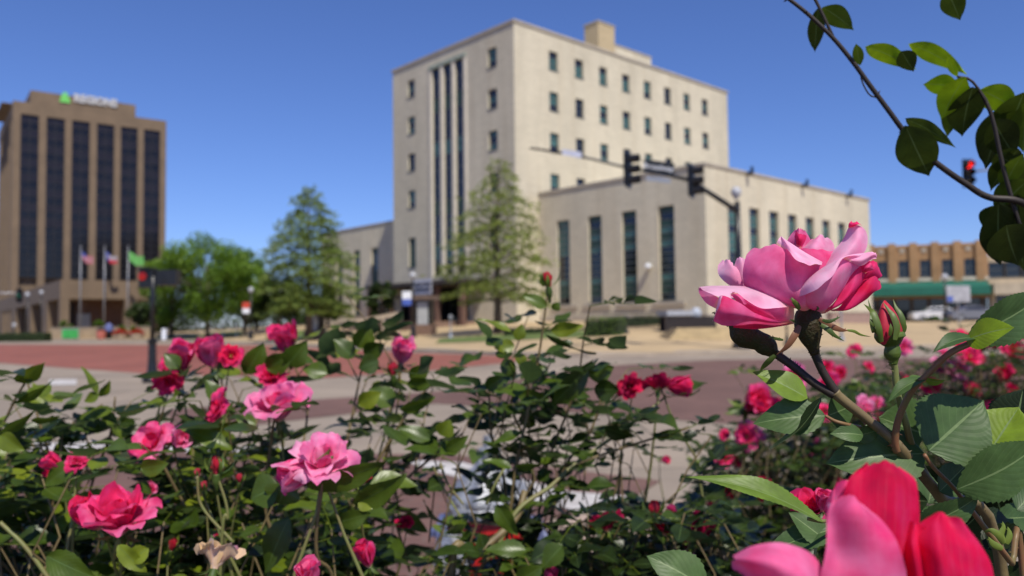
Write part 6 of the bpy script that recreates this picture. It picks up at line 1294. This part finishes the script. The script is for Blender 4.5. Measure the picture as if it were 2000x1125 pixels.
# ---- red bud
bd = MB(); 
def budpt(px, py, dz=0): return pix(px, py, Z+dz)-h.base
bw = [(588,2),(594,8),(602,14),(615,20),(630,25),(645,28),(658,25),(668,16)]
cxs = [1728,1729,1731,1733,1735,1736,1737,1738]
def ring(i, k, n_, sc=1., tw=0.): y, r0 = bw[i]; a_ = 6.283*k/n_+tw; return budpt(cxs[i]+r0*sc*math.cos(a_), y+2*math.sin(a_), r0*sc*math.sin(a_)*Z/FPX)
def wrap(k0, k1, sc, tw, lean, nm, sh):
    rows = []
    for i in range(len(bw)-1, -1, -1):
        row = []
        for k in range(13):
            u = k/12; kk = k0+(k1-k0)*u; ii = i; e = abs(u-.5)*2; p = ring(ii, kk, 20, sc*(1+.05*math.sin(kk)), tw); drop = (e**3)*lean*(1-i/len(bw)); row.append(p-CU*drop*Z/FPX)
        rows.append(row)
    m = MB(); m.col = sh; ctl = [spline(r2, 16) for r2 in rows]; m.grid([[c_ for c_ in row] for row in [list(x) for x in zip(*[spline([ctl[i][j] for i in range(len(ctl))], 16) for j in range(17)])]]); return m
bud = wrap(0, 20, .93, 0, 4, '', .5).build('bud', REDP, h.t, True); bud['label'] = 'upright red bud just opening, sharp in front of the green awning'
wrap(8, 17.5, 1.0, 0, 26, '', .1).build('petal', REDP, bud, True); wrap(13, 22, 1.04, .0, 60, '', .35).build('petal', REDP, bud, True)
pxlathe([(1738,647,24),(1738,651,28),(1738,657,29),(1739,663,25),(1741,670,16),(1742,675,13),(1743,682,15),(1743,690,16),(1744,697,14),(1745,704,9),(1745,712,7)], 'calyx', HIP, parent=bud).data.materials[0] = SEPAL
for pts_, w_, sh_ in (([(1722,668,-.007),(1716,640,-.009),(1706,612,-.007),(1698,603,-.004),(1686,593,0)], 16, .5), ([(1748,664,-.009),(1752,640,-.009),(1745,618,-.008),(1736,606,-.006),(1724,589,-.004)], 16, .55), ([(1764,652,-.002),(1764,630,-.003),(1758,612,-.002),(1750,600,0),(1744,583,.002)], 14, .4), ([(1706,650,0),(1703,630,.0),(1702,612,.002),(1695,583,.003)], 12, .35), ([(1717,655,-.006),(1706,642,-.007),(1700,633,-.006)], 8, .7), ([(1716,636,-.006),(1706,628,-.007),(1699,623,-.006)], 7, .9), ([(1738,656,-.009),(1740,642,-.01),(1739,631,-.01)], 10, .6), ([(1767,648,.0),(1768,636,0),(1765,628,0)], 8, .3)):
    strap(pts_, w_, sh_, SEPAL, 'sepal', bud, teeth=0)
# ---- blooms behind and below
o = h.bloom(1585, 985, .47, 105, 'cup', .5, (-.3, .8, .5), 81, True, 'deep pink rose half hidden behind the blurred bloom'); h.bloom(1610, 975, .46, 40, 'half', .45, (.1, 1, .2), 82)
# the very near, blurred bloom
D = .235
nb_ = gridpetal([[(1700,1230,0),(1740,1235,0),(1780,1230,0)], [(1640,1100,.4),(1715,1120,-.2),(1790,1100,.4)], [(1640,1010,.6),(1715,1010,-.1),(1798,1020,.6)], [(1650,950,.7),(1718,940,.2),(1793,950,.7)], [(1664,925,.8),(1720,914,.4),(1786,930,.8)], [(1690,906,.9),(1726,902,.8),(1764,910,.9)]], .76, 'bloom', D=D, ruff=.35, label='very near blurred crimson and pink rose at the bottom edge')
g2 = lambda rows, sh, s_: gridpetal(rows, sh, 'petal', nb_, D, 20, ruff=.35, seed=s_)
g2([[(1600,1240,-1.0),(1650,1245,-1.2),(1700,1240,-1.0)], [(1600,1140,-1.2),(1655,1150,-1.5),(1770,1160,-1.2)], [(1612,1070,-1.1),(1656,1085,-1.1),(1758,1070,-1.4)], [(1615,1005,-.6),(1665,1005,-1.4),(1728,1020,-.7)], [(1626,980,-.4),(1660,975,-.9),(1698,994,-.5)], [(1645,968,-.2),(1660,966,-.4),(1676,976,-.2)]], .38, 41)
g2([[(1640,1220,-.8),(1640,1240,-1.0),(1640,1260,-1.0)], [(1600,1100,-.9),(1590,1150,-1.6),(1600,1210,-1.4)], [(1540,1062,-1.0),(1525,1110,-1.9),(1530,1190,-1.5)], [(1480,1064,-.9),(1470,1100,-1.5),(1480,1150,-1.2)], [(1436,1085,-.7),(1432,1098,-.9),(1440,1118,-.8)]], .34, 42)
g2([[(1740,1230,.0),(1780,1240,0),(1800,1250,0)], [(1790,1130,.2),(1850,1160,-.6),(1930,1200,0)], [(1785,1060,.3),(1850,1080,-.5),(1936,1120,.2)], [(1795,1025,.5),(1850,1030,.0),(1915,1066,.4)], [(1825,1002,.6),(1850,1003,.4),(1880,1020,.5)]], .70, 43)
g2([[(1640,1120,1.2),(1660,1120,1.1),(1680,1120,1.2)], [(1612,1010,1.2),(1640,1010,.8),(1670,1000,1.2)], [(1620,965,1.4),(1640,955,1.0),(1665,950,1.3)], [(1632,945,1.5),(1645,940,1.3),(1660,940,1.4)]], .5, 44)
g2([[(1640,1090,.6),(1650,1090,.5),(1660,1090,.6)], [(1618,1010,.6),(1632,1010,.3),(1645,1000,.6)], [(1617,985,.7),(1626,975,.5),(1640,978,.7)]], .02, 45)
g2([[(1780,1180,.0),(1800,1180,-.2),(1820,1180,0)], [(1760,1080,.3),(1785,1080,-.2),(1815,1090,.2)], [(1770,1020,.5),(1788,1020,.2),(1805,1030,.4)]], .74, 46)
P_ = pix(1740, 1240, D)-h.base; m = MB(); m.tube([P_, P_+Vector((.01, .02, -.05)), P_+Vector((.04, .1, -.3)), Vector((.03, -.02, .2)), Vector((0, 0, 0))], [.004, .0022, .0025, .003, .004], 8); m.build('stem', STEMG, h.t, True)
h.done(HLEAF)
